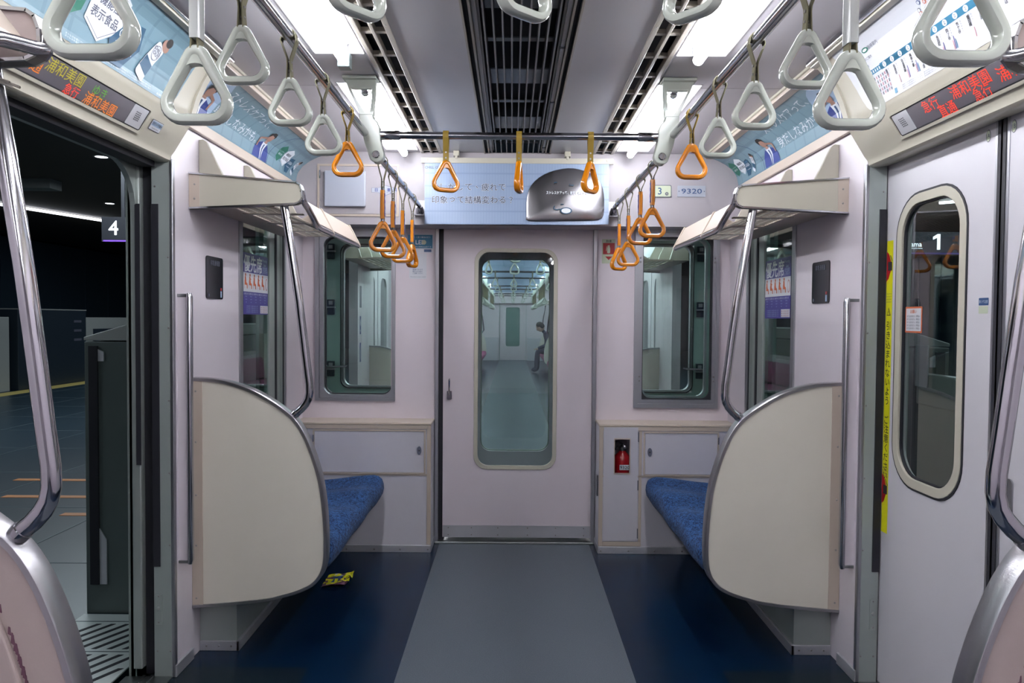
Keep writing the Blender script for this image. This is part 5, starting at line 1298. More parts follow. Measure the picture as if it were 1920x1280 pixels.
p = Print(); p.rr(-2.615, -2.508, 1.315, 1.405, 0.003, 'ink_orange', 1); p.rr(-2.609, -2.514, 1.321, 1.399, 0.002, 'sheet_white', 2); p.text('お願い', -2.5615, 1.388, 0.014, 'ink_orange', 3, 0.01, width=0.04)
for k in range(5): p.text('車内では座席を譲り合い、携帯電話は', -2.5615, 1.372 - 0.0105 * k, 0.008, 'ink_grey', 3, width=0.082)
tag(p.build('glass_sticker', SG, dA), 'red bordered notice on the glass')
# the open leaf waits in its pocket on the left
b = MB(); b.box(-1.388, -1.362, 2.775, 3.35, 0.01, 1.95); tag(b.build('sliding_door', 'wall_panel'), 'left door leaf slid open into its wall pocket', 'door')
b = MB(); b.box(-1.388, -1.362, 0.85, 1.425, 0.01, 1.95); tag(b.build('sliding_door', 'wall_panel'), 'left door leaf slid open into the near wall pocket', 'door')

# ------------------------------------------------------------------ gangway and the next car, seen through the end windows
MY = 9.46
def nx(x, y, z): return (x, MY - y, z)
b = MB()
for s in (-1, 1): b.box(s * 0.50, s * 0.53, EY + 0.08, MY - EY - 0.08, -0.02, 2.1)
b.box(-0.53, 0.53, EY + 0.08, MY - EY - 0.08, 2.0, 2.1); struct(b.build('wall_gangway', 'bellows'))
struct(MB().box(-0.5, 0.5, EY + 0.0, MY - EY, -0.03, 0.008).build('trim_11', 'stainless'))
e = end_wall(nx); o = struct(e.build('wall_end', ['car_green'], smooth=True))
b = MB()
for s in (-1, 1):
    h = rrect(-1.165, -0.748, 0.885, 1.845, 0.055, 6) if s < 0 else rrect(0.748, 1.185, 0.868, 1.860, 0.055, 6)
    b2 = MB(nx); b2.ring(h, [(a * 0.97 + sum(q[0] for q in h) / len(h) * 0.03, c * 0.985 + 1.365 * 0.015) for a, c in h], 'Y', EY + 0.05, EY + 0.1); w_ = thing('window_5' if s < 0 else 'window_6', (s * 0.96, MY - EY, 0.9)); w_['kind'] = 'structure'; WL[w_.name] = Vector((s * 0.96, MY - EY, 0.9))
    o = b2.build('rubber_frame', 'rubber', w_, smooth=True)
    b2 = MB(nx); b2.ring([(a, c) for a, c in h], [(a * 0.94 + sum(q[0] for q in h) / len(h) * 0.06, c * 0.97 + 1.365 * 0.03) for a, c in h], 'Y', EY + 0.01, EY + 0.05); b2.build('inner_frame', 'aluminium', w_, smooth=True)
    b2 = MB(nx); b2.prism(h, 'Y', EY + 0.03, EY + 0.034); b2.build('glass_pane', 'glass_clear', w_)
for s in (-1, 1):
    for z in (1.80, 1.43, 1.02):
        r = thing('outside_latch', (s * 1.235, MY - EY - 0.09, z - 0.05), 'steel latch outside the next car behind the %s end window, %s' % ('left' if s < 0 else 'right', {1.80: 'top one', 1.43: 'middle one', 1.02: 'bottom one'}[z]), 'latch')
        MB().box(s * 1.205, s * 1.262, MY - EY - 0.10, MY - EY - 0.08, z - 0.055, z + 0.045).build('plate', 'gate_dark', r, bevel=0.003)
        b = MB(); b.box(s * 1.195, s * 1.262, MY - EY - 0.125, MY - EY - 0.10, z - 0.012, z - 0.002); b.box(s * 1.215, s * 1.240, MY - EY - 0.112, MY - EY - 0.10, z + 0.01, z + 0.035)
        b.build('bar', 'aluminium', r, bevel=0.002)
        if z == 1.02: MB().tube([(s * 1.245, MY - EY - 0.11, z + 0.01), (s * 1.23, MY - EY - 0.19, z + 0.012), (s * 1.12, MY - EY - 0.19, z + 0.016), (s * 1.10, MY - EY - 0.185, z + 0.022)], 0.007, 8).build('lever', 'chrome', r, smooth=True)
end_door(nx, z_handle=False, label='end door of the next car seen through the window of the nearer end door')
# its shell
NL = 24.6
def NY(y): return MY - y
b = MB(); b.box(-1.36, 1.36, NY(EY), NL, -0.06, 0.0); o = struct(b.build('floor', 'floor_vinyl')); 
for v in o.data.vertices: v.co += Vector((WL[o.name].x, WL[o.name].y, WL[o.name].z))
o.location = (0, 0, 0)
for s in (-1, 1):
    struct(car_wall(s, nx, D1 + 0.003, EY - 0.0, 'wall_left' if s < 0 else 'wall_right'))
    b = MB(); ds = [7.36 + 4.82 * k for k in range(4)]; ys = []
    for k, d in enumerate(ds):
        a0 = NY(D1) if k == 0 else ds[k - 1] + 0.635; a1 = d - 0.635
        if k > 0:
            b = MB(); b.box(s * WX, s * 1.36, a0, a1, 0, 0.85); b.box(s * WX, s * 1.36, a0, a1, 1.85, 2.30)
            for yy in (a0, (a0 + a1) / 2 - 0.15, a1 - 0.3): b.box(s * WX, s * 1.36, yy, yy + 0.3, 0.85, 1.85)
            struct(b.build('wall_left' if s < 0 else 'wall_right', 'wall_panel'))
        struct(MB().box(s * 1.27, s * 1.36, d - 0.635, d + 0.635, 1.95, 2.30).build('wall_left' if s < 0 else 'wall_right', 'wall_panel'))
    struct(MB().box(s * WX, s * 1.36, ds[-1] + 0.635, NL, 0, 2.30).build('wall_left' if s < 0 else 'wall_right', 'wall_panel'))
    for k, d in enumerate(ds):
        r = thing('sliding_door', (s * 1.37, d, 0), '%s side door pair of the next car, %s from its near end' % ('left' if s < 0 else 'right', ['first', 'second', 'third', 'fourth'][k]), 'door')
        for q in (-1, 1):
            h = rrect(d + q * 0.335 - 0.178, d + q * 0.335 + 0.178, 0.805, 1.765, 0.115, 5)
            b = MB(); b.ring(rect_match(h, *sorted((d + q * 0.015, d + q * 0.635)), 0.0, 1.94), h, 'X', s * 1.358, s * 1.388); b.build('leaf', 'wall_panel', r)
            b = MB(); b.prism(h, 'X', s * 1.368, s * 1.372); b.build('glass_pane', 'glass_door', r)
    b = MB()
    for (a0, a1) in ((ds[0] + 0.635, ds[1] - 0.635), (ds[1] + 0.635, ds[2] - 0.635), (ds[2] + 0.635, ds[3] - 0.635)):
        b.box(s * 1.33, s * 1.336, a0, a1, 0.84, 1.86)
    w_ = b.build('window_%d' % (7 if s < 0 else 8), 'glass_side'); struct(w_)
    b = MB(); b.box(s * 0.76, s * 1.30, NY(EY), NL, CZ, CZ + 0.03); b.box(s * 0.16, s * 0.56, NY(EY), NL, CZ, CZ + 0.03); b.box(s * 0.558, s * 0.762, NY(EY), NL, CZ + 0.03, CZ + 0.05); struct(b.build('ceiling', 'ceiling_paint'))
struct(MB().box(-0.16, 0.16, NY(EY), NL, CZ + 0.02, CZ + 0.05).build('ceiling', 'grille_grey'))
b = MB(); h = rrect(-0.232, 0.232, 0.462, 1.758, 0.07, 5)
b.box(-1.36, -0.45, NL, NL + 0.05, 0, 2.35); b.box(0.45, 1.36, NL, NL + 0.05, 0, 2.35); b.box(-0.45, 0.45, NL, NL + 0.05, 1.9, 2.35)
struct(b.build('wall_end', 'end_panel')); struct(MB().box(-1.28, 1.28, NL - 0.18, NL, 1.89, 2.30).build('wall_header', 'end_panel'))
r = thing('end_door', (0, NL, 0), 'far end door of the next car, small in the distance', 'door')
b = MB(); b.ring(rect_match(h, -0.43, 0.44, 0.004, 1.89), h, 'Y', NL + 0.01, NL + 0.04); b.build('panel', 'end_panel', r); b = MB(); b.prism(h, 'Y', NL + 0.02, NL + 0.024); b.build('glass_pane', 'glass_door', r)
struct(MB().box(-0.5, 0.5, NL + 0.06, NL + 0.08, 0, 2).build('wall_gangway', 'car_green'))  # board added close behind the far door glass so interior lamps lighten its window
for s in (-1, 1):
    sd = 'left' if s < 0 else 'right'
    for k, wd in ((0.49, 'end'),):
        b = MB(); b.box(s * 0.49, s * 1.275, NL - 0.18, NL - 0.004, 0, 0.745); tag(b.build('end_cabinet', 'cabinet_panel', bevel=0.004), 'low %s end cabinet at the far end of the next car' % sd, 'cabinet')
        b = MB(); b.box(s * 0.49, s * 1.275, NY(EY) + 0.004, NY(HY), 0, 0.745); tag(b.build('end_cabinet', 'cabinet_panel', bevel=0.004), 'low %s end cabinet at the near end of the next car' % sd, 'cabinet')
struct(MB().box(-1.28, 1.28, NY(EY), NY(HY), 1.89, 2.30).build('wall_header', 'end_panel'))
# furniture of the next car
for s in (-1, 1):
    sd = 'left' if s < 0 else 'right'
    partition(s, nx, '%s side of the next car' % sd); pole(s, nx, '%s side of the next car' % sd)
    rack(s, nx, '%s side, near end of next car' % sd); bench(s, nx, '%s side, near end of next car' % sd, m='moquette_pink')
    for k in range(3):
        a0, a1 = ds[k] + 0.80, ds[k + 1] - 0.80
        bench(s, None, 'long bench %s on the %s, next car' % (('one', 'two', 'three')[k], sd), ya=a0, yb=a1, m='moquette_pink', seats=7)
        for yy, w2 in ((a0, 'near'), (a1, 'far')):
            b = MB(); q = [(s * x, z) for x, z in OUT[::4] + [OUT[-1]]]; b.prism(q, 'Y', yy - 0.02, yy + 0.02)
            tag(b.build('seat_partition', 'partition_cream'), 'cream partition at the %s end of %s long bench %s, next car' % (w2, sd, ('one', 'two', 'three')[k]), 'partition')
            b = MB(); b.tube([(s * 0.921, yy, 1.79), (s * 0.864, yy, 1.426), (s * 0.831, yy, 1.152), (s * 0.823, yy, 1.05), (s * 0.878, yy, 0.972)], 0.0165, 8)
            tag(b.build('stanchion_pole', 'chrome', smooth=True), 'chrome pole at the %s end of %s long bench %s, next car' % (w2, sd, ('one', 'two', 'three')[k]), 'pole')
        b = MB(); b.box(s * 0.86, s * 1.279, a0, a1, 1.775, 1.79); b.box(s * 0.85, s * 0.865, a0, a1, 1.735, 1.80); b.prism([(s * 0.86, 1.79), (s * 0.90, 1.85), (s * 0.91, 1.845), (s * 0.87, 1.785)], 'Y', a0, a1)
        for yy in (a0, a1): b.prism([(s * 0.86, 1.87), (s * 0.86, 1.79), (s * 1.279, 1.77), (s * 1.279, 1.91)], 'Y', yy - 0.01, yy + 0.01)
        tag(b.build('luggage_rack', 'cream_trim'), 'luggage rack over long bench %s on the %s in the next car' % (('one', 'two', 'three')[k], sd), 'luggage rack')
        b = MB(); b.prism([(s * 1.275, 2.12), (s * 1.24, 2.2), (s * 1.16, 2.26), (s * 1.08, 2.285), (s * 1.078, 2.292), (s * 1.279, 2.292)], 'Y', a0 - 0.1, a1 + 0.1)
        tag(b.build('curved_advertisement', 'cove_ad_blue', smooth=True), 'curved advertisement strip over long bench %s on the %s in the next car' % (('one', 'two', 'three')[k], sd), 'advertisement')
# lamps of the next car
def far_lamp(s, ya, yb, k):
    r = thing('fluorescent_lamp', (s * 0.648, (ya + yb) / 2, CZ), 'lit tube lamp of the next car, %s row, %s from its near end' % ('left' if s < 0 else 'right', ORD[k]), 'lamp', 'lamps of the next car')
    MB().tube([(s * 0.628, ya, CZ - 0.03), (s * 0.628, yb, CZ - 0.03)], 0.0165, 8).build('tube', 'tube', r, smooth=True)
    MB().prism([(s * 0.561, CZ), (s * 0.592, CZ + 0.028), (s * 0.704, CZ + 0.028), (s * 0.735, CZ), (s * 0.735, CZ + 0.032), (s * 0.561, CZ + 0.032)], 'Y', ya - 0.03, yb + 0.03).build('trough', 'reflector_white', r)
ORD = ['first', 'second', 'third', 'fourth', 'fifth', 'sixth', 'seventh', 'eighth', 'ninth', 'tenth', 'eleventh', 'twelfth', 'thirteenth']
for s in (-1, 1):
    for k in range(12): far_lamp(s, 5.30 + 1.58 * k, 6.50 + 1.58 * k, k)
# straps and rails of the next car: simple one-mesh copies, too small to show their parts
def small_strap(length, name='hanging_strap', m='handle_white', cross=False):
    b = MB(); pts = tri_path(n=3); cx = sum(p[0] for p in pts) / len(pts)
    b.tube([(x, 0, z - length + 0.130) for x, z in pts], 0.0105, 6, closed=True)
    b.box(-0.009, 0.009, -0.004, 0.004, -length + 0.11, 0.0, 1); b.lathe([(0.019, -0.01), (0.019, 0.01)], (0, 0, 0), 'X' if cross else 'Y', 8, 1)
    me_o = b.build(name, [m, 'webbing'], smooth=True)
    d = WL[me_o.name]
    for v in me_o.data.vertices: v.co += d
    return me_o
pr = small_strap(0.23); pl = small_strap(0.36); pc = small_strap(0.225, cross=True); u1 = u2 = u3 = False
def far_put(o, used, loc, rz, lab):
    q = o.copy() if used else o
    if used: COL.objects.link(q)
    q.location = loc; q.rotation_euler = (0, 0, rz); tag(q, lab, 'strap', 'white straps in the next car'); return True
rnd = random.Random(9)
for k, d in enumerate(ds):
    for s in (-1, 1):
        sd = 'left' if s < 0 else 'right'
        tag(MB().tube([(s * RX, d - 0.83, RZ), (s * RX, d + 0.83, RZ)], 0.016, 8).build('strap_rail', 'chrome_dark', smooth=True), '%s strap rail at the %s doorway of the next car' % (sd, ORD[k]), 'rail')
        for j in range(4 if k else 0): u1 = far_put(pr, u1, (s * RX, d - 0.51 + 0.34 * j, RZ), rnd.uniform(-.3, .3), '%s white strap on the %s rail at the %s doorway, next car' % (ORD[j], sd, ORD[k]))
        if k < 3:
            a0, a1 = d + 0.87, ds[k + 1] - 0.87
            tag(MB().tube([(s * LX, a0, LZ), (s * LX, a1, LZ)], 0.0145, 8).build('strap_rail', 'chrome_dark', smooth=True), 'lower %s strap rail over long bench %s of the next car' % (sd, ('one', 'two', 'three')[k]), 'rail')
            for j in range(8 if k else 0): u2 = far_put(pl, u2, (s * LX, a0 + 0.2 + (a1 - a0 - 0.4) * j / 7, LZ), rnd.uniform(-.4, .4), '%s white strap over %s long bench %s, next car' % (ORD[j], sd, ('one', 'two', 'three')[k]))
    for q, w2 in ((-0.85, 'near'), (0.85, 'far')):
        tag(MB().tube([(-0.56, d + q, RZ), (0.56, d + q, RZ)], 0.0145, 8).build('cross_rail', 'chrome_dark', smooth=True), 'cross rail at the %s side of the %s doorway of the next car' % (w2, ORD[k]), 'rail')
        for j, w3 in ((-1, 'left'), (0, 'middle'), (1, 'right')): u3 = far_put(pc, u3, (0.285 * j, d + q, RZ - 0.004), rnd.uniform(0.2, 1.0) * (1 if j <= 0 else -1), '%s white strap on cross rail at %s side of %s doorway, next car' % (w3, w2, ORD[k]))
        for s in (-1, 1):
            b = MB(); b.prism([(s * 0.69, 2.296), (s * 0.564, 2.296), (s * 0.55, 2.05), (s * 0.545, 1.97), (s * 0.58, 1.965), (s * 0.62, 2.10)], 'Y', d + q - 0.012, d + q + 0.012)
            tag(b.build('rail_bracket', 'handle_white', bevel=0.003), 'ceiling bracket, %s side of %s doorway of the next car, %s rail' % (w2, ORD[k], 'left' if s < 0 else 'right'), 'bracket')
# hanging posters across the next car
for k, yy in enumerate((9.9, 12.2, 14.7, 17.0, 19.5)):
    tag(MB().box(-0.52, 0.52, yy, yy + 0.006, 2.06, 2.27).build('hanging_poster', 'poster_blue'), 'hanging poster across the next car, %s from its near end' % ORD[k], 'poster')
# wall stickers seen through the left end window
p = Print(); p.rr(-6.18, -6.10, 1.44, 1.62, 0.006, 'ink_grey', 1); p.rr(-6.16, -6.105, 1.22, 1.37, 0.004, 'ink_blue', 1); p.ell(-6.133, 1.315, 0.012, 0.030, 'ink_white', 2); p.text('優先', -6.132, 1.25, 0.022, 'ink_white', 2)
p.rr(-6.16, -6.105, 0.99, 1.15, 0.004, 'ink_blue', 1); p.line([(-6.145, 1.01), (-6.14, 1.12), (-6.115, 1.02)], 0.006, 'ink_white', 2)
tag(p.build('wall_stickers', lambda u, v, h: (-WX + h, -u, v)), 'grey and blue stickers in the next car, seen through the left end window', 'sticker')

# ------------------------------------------------------------------ seated passenger far down the next car
def skin_body(name, verts, edges, radii, m, parent, loc, root=0, sub=2):
    me = bpy.data.meshes.new(name); me.from_pydata(verts, edges, []); me.materials.append(M[m])
    o = bpy.data.objects.new(name, me); COL.objects.link(o)
    sk = o.modifiers.new('skin', 'SKIN'); sk.use_smooth_shade = True
    if not me.skin_vertices: 
        bpy.context.view_layer.objects.active = o
    sv = me.skin_vertices[0].data if me.skin_vertices else None
    if sv:
        for i, r_ in enumerate(radii): sv[i].radius = (r_, r_) if not isinstance(r_, tuple) else r_
        sv[root].use_root = True
    ss = o.modifiers.new('sub', 'SUBSURF'); ss.levels = sub; ss.render_levels = sub
    if parent: o.parent = parent; WL[o.name] = WL[parent.name]
    return o
PX, PYY = 0.93, 18.9
per = thing('person', (PX, PYY, 0), 'person in dark clothes leaning forward, seated on the right in the next car', 'person')
# body faces -X (towards the aisle); coordinates relative to the empty
V = [(0.12, 0, 0.58), (0.10, 0, 0.70), (0.02, 0, 0.84), (-0.07, 0, 0.97), (-0.13, 0, 1.03), (-0.18, 0, 1.09),
     (0.08, 0.10, 0.56), (-0.30, 0.13, 0.55), (-0.33, 0.13, 0.10), (-0.45, 0.14, 0.05), (0.08, -0.10, 0.56), (-0.30, -0.13, 0.55), (-0.30, -0.13, 0.10), (-0.42, -0.14, 0.05),
     (-0.05, 0.19, 0.95), (-0.08, 0.23, 0.70), (-0.29, 0.10, 0.62), (-0.05, -0.19, 0.95), (-0.08, -0.23, 0.70), (-0.29, -0.08, 0.62)]
Ed = [(0, 1), (1, 2), (2, 3), (3, 4), (4, 5), (0, 6), (6, 7), (7, 8), (8, 9), (0, 10), (10, 11), (11, 12), (12, 13), (3, 14), (14, 15), (15, 16), (3, 17), (17, 18), (18, 19)]
Rr = [0.15, 0.14, 0.145, 0.11, 0.05, 0.045, 0.10, 0.07, 0.05, 0.045, 0.10, 0.07, 0.05, 0.045, 0.06, 0.045, 0.03, 0.06, 0.045, 0.03]
body = skin_body('clothed_body', V, Ed, Rr, 'jacket', per, None)
bm = bmesh.new(); bmesh.ops.create_uvsphere(bm, u_segments=20, v_segments=14, radius=0.105)
for v in bm.verts:
    x, y, z = v.co
    v.co = Vector((x * 0.95, y * 0.78, z * 1.18))
    if x < -0.07 and abs(y) < 0.02 and -0.03 < z < 0.02: v.co.x -= 0.02
    if z < -0.05 and x < 0: v.co.x -= 0.01
R_ = Matrix.Rotation(math.radians(-38), 4, 'Y')
for v in bm.verts: v.co = R_ @ v.co + Vector((-0.235, 0, 1.165))
me = bpy.data.meshes.new('head'); bm.to_mesh(me); bm.free(); me.materials.append(M['skin'])
for q in me.polygons: q.use_smooth = True
hd = bpy.data.objects.new('head', me); COL.objects.link(hd); hd.parent = per
bm = bmesh.new(); bmesh.ops.create_uvsphere(bm, u_segments=18, v_segments=12, radius=0.112)
for v in bm.verts: v.co = Vector((v.co.x * 0.95 + 0.016, v.co.y * 0.82, max(v.co.z, -0.06 if v.co.x > 0 else 0.02) * 1.16 + 0.008))
for v in bm.verts: v.co = R_ @ v.co + Vector((-0.235, 0, 1.165))
me = bpy.data.meshes.new('hair'); bm.to_mesh(me); bm.free(); me.materials.append(M['hair'])
for q in me.polygons: q.use_smooth = True
hr = bpy.data.objects.new('hair', me); COL.objects.link(hr); hr.parent = per
b = MB()
for s in (-1, 1):
    b.prism(rrect(-0.335, -0.285, 0.09 * s - 0.04 + 0.0, 0.09 * s + 0.04, 0.015, 2), 'Z', 0.585, 0.62)
    for k in range(4): b.tube([(-0.33, s * 0.09 - 0.03 + 0.02 * k, 0.605), (-0.36, s * 0.09 - 0.03 + 0.02 * k, 0.603), (-0.385 - 0.004 * (k % 2), s * 0.09 - 0.03 + 0.02 * k, 0.585)], [0.009, 0.008, 0.006], 6)
    b.tube([(-0.30, s * 0.05, 0.61), (-0.325, s * 0.035, 0.60), (-0.35, s * 0.03, 0.59)], [0.010, 0.009, 0.007], 6)
for i in range(len(b.v)): b.v[i] += Vector((PX, PYY, 0))
b.build('hands', 'skin', per, smooth=True)

# ------------------------------------------------------------------ station platforms outside
PZ = -0.03
for s in (-1, 1):
    n = 'left' if s < 0 else 'right'
    struct(MB().box(s * 1.56, s * 9.9, -12, 34, PZ - 0.2, PZ).build('floor_platform', 'platform_floor'))
    struct(MB().box(s * 1.40, s * 30, -12, 34, 3.42, 3.5).build('ceiling_station', 'station_ceiling'))
    b = MB(); b.box(s * 13.0, s * 13.2, -12, 34, -1.2, 3.45); y = -10
    while y < 34: b.box(s * 12.97, s * 13.0, y, y + 0.03, -1.2, 3.4); y += 1.25
    struct(b.build('wall_station', 'station_wall'))
    struct(MB().box(s * 1.2, s * 13.5, 34, 34.2, -1.2, 3.5).build('wall_station', 'station_wall')); struct(MB().box(s * 1.2, s * 13.5, -12.2, -12, -1.2, 3.5).build('wall_station', 'station_wall'))
    struct(MB().box(s * 1.0, s * 13.5, -12, 34, -1.3, -1.2).build('floor_track', 'duct_dark'))
    b = MB(); b.box(s * 8.75, s * 9.10, -12, 34, PZ, PZ + 0.004); tag(b.build('tactile_strip', 'tactile'), 'yellow tactile paving strip along the far edge of the %s platform' % n, 'paving')
    struct(MB().box(s * 13.0, s * 14, -12, 34, 3.38, 3.42).build('ceiling_station', 'station_ceiling'))
def gate_pocket(s, ya, yb, lab):
    r = thing('platform_gate', (s * 1.88, (ya + yb) / 2, PZ), lab, 'platform gate')
    b = MB(); prof = [(s * 1.775, PZ), (s * 1.775, 1.235), (s * 1.99, 1.235), (s * 1.99, PZ)]
    b.prism(prof, 'Y', ya, yb); b.build('body', 'gate_grey', r, bevel=0.004)
    b = MB(); b.prism([(s * 1.772, 1.24), (s * 1.772, 1.305), (s * 1.80, 1.312), (s * 1.99, 1.255), (s * 1.99, 1.24)], 'Y', ya - 0.004, yb); b.build('sloped_cap', 'gate_light', r, bevel=0.003)
    b = MB(); b.box(s * 1.772, s * 1.785, ya - 0.012, ya, PZ, 1.23); b.build('seal', 'gate_dark', r)
    b = MB(); b.box(s * 1.925, s * 1.965, ya - 0.012, ya, 0.11, 1.215); b.build('slot', 'rubber', r)
    b = MB(); b.prism([(s * 1.924, 0.11), (s * 1.924, 0.37), (s * 1.892, 0.32), (s * 1.892, 0.11)], 'Y', ya - 0.006, ya); b.build('edge_plate', 'sheet_white', r); b = MB(); b.prism([(s * 1.924, 1.145), (s * 1.924, 1.20), (s * 1.898, 1.188), (s * 1.898, 1.145)], 'Y', ya - 0.006, ya); b.build('edge_plate', 'sheet_white', r)
    b = MB(); b.box(s * 1.770, s * 1.775, ya + 0.1, yb - 0.1, 0.3, 1.1); b.build('side_panel', 'gate_light', r, bevel=0.002)
gate_pocket(-1, 3.40, 6.4, 'grey platform gate housing just outside the open doorway, slotted end facing the camera')
gate_pocket(1, 3.40, 6.4, 'grey platform gate housing outside on the right, seen through the side window')
for s in (-1, 1):
    n = 'left' if s < 0 else 'right'
    r = thing('platform_gate', (s * 1.88, 0.0, PZ), 'grey platform gate housing behind the near %s wall' % n, 'platform gate'); MB().box(s * 1.775, s * 1.99, -2.4, 0.75, PZ, 1.29).build('body', 'gate_grey', r, bevel=0.004)
r = thing('platform_gate', (1.86, 2.0, PZ), 'closed light grey platform gate leaf outside the right doors', 'platform gate')
MB().box(1.84, 1.88, 0.77, 3.38, 0.05, 0.98).build('leaf', 'gate_light', r, bevel=0.004); MB().box(1.83, 1.89, 0.77, 3.38, 0.98, 1.12).build('top_rail', 'gate_light', r, bevel=0.006); MB().box(1.836, 1.84, 1.2, 3.0, 0.30, 0.90).build('window_panel', 'gate_dark', r)
MB().box(1.822, 1.830, 3.28, 3.38, 1.06, 1.25).build('notice_board', 'sheet_white', r, bevel=0.003)
# grating at the platform edge
r = thing('platform_edge_plate', (-1.68, 2.4, PZ), 'pale platform edge plate with slanted dark slots outside the open doorway', 'plate')
MB().box(-1.99, -1.52, 0.8, 3.38, PZ, PZ + 0.006).build('plate', 'grating_plate', r)
b = MB(); yy = 0.9
while yy < 3.05:
    for k in range(8):
        xa = -1.99 + 0.064 * k - 0.02; ya, yb = yy + 0.02, yy + 0.27; sh = 0.14
        pts = []
        for (x, y) in ((xa, ya), (xa + 0.022, ya), (xa + 0.022 + sh, yb), (xa + sh, yb)):
            pts.append((x, y))
        # clip the bar to the plate
        x0, x1 = -1.98, -1.53
        t0 = max(0, (x0 - xa) / sh); t1 = min(1, (x1 - xa - 0.022) / sh)
        if t1 - t0 < 0.1: continue
        q = [(xa + sh * t0, ya + (yb - ya) * t0), (xa + 0.022 + sh * t0, ya + (yb - ya) * t0), (xa + 0.022 + sh * t1, ya + (yb - ya) * t1), (xa + sh * t1, ya + (yb - ya) * t1)]
        b.prism(q, 'Z', PZ + 0.0062, PZ + 0.0072)
    yy += 0.30
b.build('slots', 'duct_dark', r)
b = MB()
for k in range(9): MB().box(-1.99, -1.52, 0.895 + 0.30 * k, 0.899 + 0.30 * k, PZ + 0.006, PZ + 0.0072).build('joint', 'gate_dark', r)
# orange queue markings and floor joints
b = MB()
for (xa, xb, y) in ((-4.2, -3.4, 6.20), (-3.9, -2.9, 5.62), (-3.15, -2.75, 5.12)): b.box(xa, xb, y - 0.035, y + 0.035, PZ, PZ + 0.003)
b.add([(-2.75, 5.085, PZ + 0.003), (-2.6, 5.20, PZ + 0.003), (-2.6, 5.27, PZ + 0.003), (-2.75, 5.155, PZ + 0.003), (-2.75, 5.085, PZ), (-2.6, 5.20, PZ), (-2.6, 5.27, PZ), (-2.75, 5.155, PZ)], [(0, 1, 2, 3), (4, 7, 6, 5), (0, 4, 5, 1), (1, 5, 6, 2), (2, 6, 7, 3), (3, 7, 4, 0)])
tag(b.build('queue_marking', 'platform_line'), 'orange queue lines painted on the left platform floor', 'floor marking')
b = MB()
for k in range(16): b.box(-8.7, -2.0, 0.5 + 1.2 * k, 0.508 + 1.2 * k, PZ, PZ + 0.002)
for k in range(6): b.box(-2.9 - 1.1 * k, -2.892 - 1.1 * k, -2, 20, PZ, PZ + 0.002)
struct(b.build('trim_12', 'joint_grey'))
# gates along the opposite edge of the left platform
for k, (ya, yb, nm_) in enumerate(((9.4, 13.50, 'left of the dark cabinet'), (15.9, 19.2, 'just right of the dark cabinet'), (19.3, 23.0, 'further right, partly behind the near gate'))):
    r = thing('platform_gate', (-9.3, (ya + yb) / 2, PZ), 'low grey gate along the far platform edge, %s' % nm_, 'platform gate')
    MB().box(-9.40, -9.20, ya, yb, PZ, 1.33).build('body', 'gate_light', r, bevel=0.01); MB().box(-9.20, -9.19, ya + 0.3, yb - 0.3, 0.45, 1.08).build('window_panel', 'gate_dark', r)
r = thing('platform_cabinet', (-9.25, 14.7, PZ), 'dark tall control cabinet in the far row of platform gates with two grey notices', 'cabinet')
MB().box(-9.45, -9.12, 13.62, 15.80, PZ, 1.47).build('body', 'gate_dark', r, bevel=0.01); MB().box(-9.45, -9.11, 13.62, 15.80, 1.47, 1.49).build('top', 'gate_light', r)
p = Print(); p.rect(13.75, 14.15, 1.13, 1.33, 'ink_grey', 1); p.rect(13.75, 14.15, 0.75, 0.98, 'ink_grey', 1)
for k in range(3): p.rect(15.35, 15.62, 1.22 - 0.19 * k, 1.27 - 0.19 * k, 'ink_grey', 1)
p.build('notices', on_side(-1, 9.115), r)
# hanging number signs
def number_sign(s, x0, x1, y, z0, z1, body, label, extra=None):
    r = thing('platform_number_sign', ((x0 + x1) / 2, y, z0), label, 'sign')
    MB().box(x0, x1, y, y + 0.12, z0, z1).build('housing', 'duct_dark', r)
    MB().box(x0 + 0.25, x0 + 0.30, y + 0.03, y + 0.08, z1, 3.42).build('hanger', 'duct_dark', r)
    p = Print(); p.rect(x0 + 0.02, x1 - 0.02, z0, z0 + 0.02, 'lit_purple' if s < 0 else 'ink_purple', 1); body(p); p.build('lit_face', on_end(y - 0.001), r)
number_sign(-1, -5.56, -4.2, 10.0, 2.36, 2.69, lambda p: p.text('4', -5.40, 2.545, 0.27, 'lit_sign', 2, 0.012), 'dark hanging platform sign with a lit number 4 and purple line')
number_sign(1, 4.55, 5.45, 9.0, 2.18, 2.45, lambda p: (p.poly([(5.12, 2.235), (5.16, 2.235), (5.16, 2.425), (5.125, 2.425), (5.07, 2.39), (5.07, 2.355), (5.12, 2.378)], 'lit_sign', 2), p.text('hama', 4.85, 2.30, 0.085, 'lit_sign', 2, 0.01), p.text('for Shin-yokohama', 4.85, 2.25, 0.025, 'lit_sign', 2)), 'dark hanging platform sign with a lit number 1 seen through the right door window')
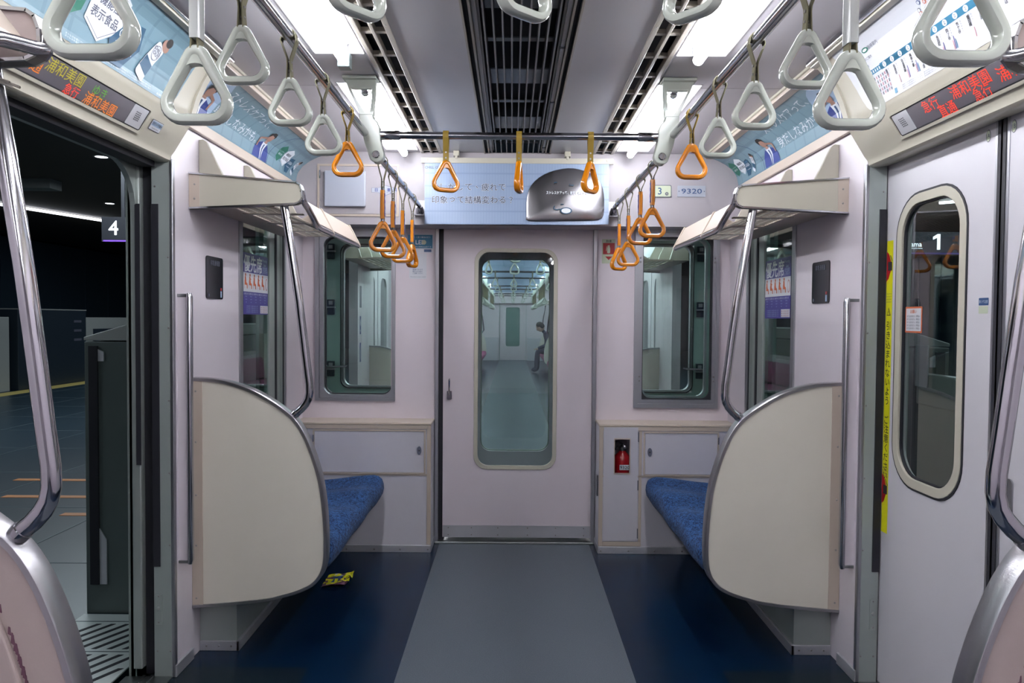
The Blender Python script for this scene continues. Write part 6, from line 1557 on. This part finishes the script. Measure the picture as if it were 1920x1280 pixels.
# downlights and line lights of the station
def downlight(x, y, lab):
    r = thing('downlight', (x, y, 3.42), lab, 'lamp', 'station downlights')
    MB().lathe([(0.075, 0), (0.075, -0.004)], (x, y, 3.42), 'Z', 20).build('lit_disc', 'lit_white', r); MB().ring([(x + 0.10 * math.cos(t), y + 0.10 * math.sin(t)) for t in [2 * math.pi * k / 20 for k in range(20)]], [(x + 0.075 * math.cos(t), y + 0.075 * math.sin(t)) for t in [2 * math.pi * k / 20 for k in range(20)]], 'Z', 3.414, 3.42).build('trim_ring', 'gate_light', r)
downlight(-5.36, 9.65, 'round downlight in the left station ceiling, nearer one'); downlight(-7.40, 13.6, 'round downlight in the left station ceiling, further one')
downlight(6.30, 11.0, 'round downlight seen through the right door window, lower one'); downlight(5.9, 9.8, 'round downlight seen through the right door window, upper one')
for s, pts, lab in ((-1, [(-9.85, 12.0), (-8.35, 16.9)], 'thin white line light crossing the dark station ceiling on the left'), (1, [(7.2, 12.6), (8.1, 11.9)], 'short white line light seen through the right door window')):
    b = MB(); (x1, y1), (x2, y2) = pts; L = math.hypot(x2 - x1, y2 - y1); nx_, ny_ = -(y2 - y1) / L * 0.03, (x2 - x1) / L * 0.03
    if s < 0: x1 -= (x2 - x1) * 0.8; y1 -= (y2 - y1) * 0.8
    b.prism([(x1 - nx_, y1 - ny_), (x2 - nx_, y2 - ny_), (x2 + nx_, y2 + ny_), (x1 + nx_, y1 + ny_)], 'Z', 3.36, 3.40)
    tag(b.build('line_light', 'lit_white'), lab, 'lamp')
tag(MB().box(-7.6, -7.0, 11.2, 11.5, 3.28, 3.42).build('ceiling_speaker', 'gate_light'), 'pale box under the dark station ceiling between the two downlights', 'box')
# station lamps that light both platforms softly
for s in (-1, 1):
    for y in (2, 9, 16):
        ld = bpy.data.lights.new('station_lamp', 'AREA'); ld.shape = 'RECTANGLE'; ld.size = 0.3; ld.size_y = 4.0; ld.energy = 32; ld.color = (0.8, 0.92, 1.0)
        lo = bpy.data.objects.new('station_lamp', ld); COL.objects.link(lo); lo.location = (s * 5.5, y, 3.38)
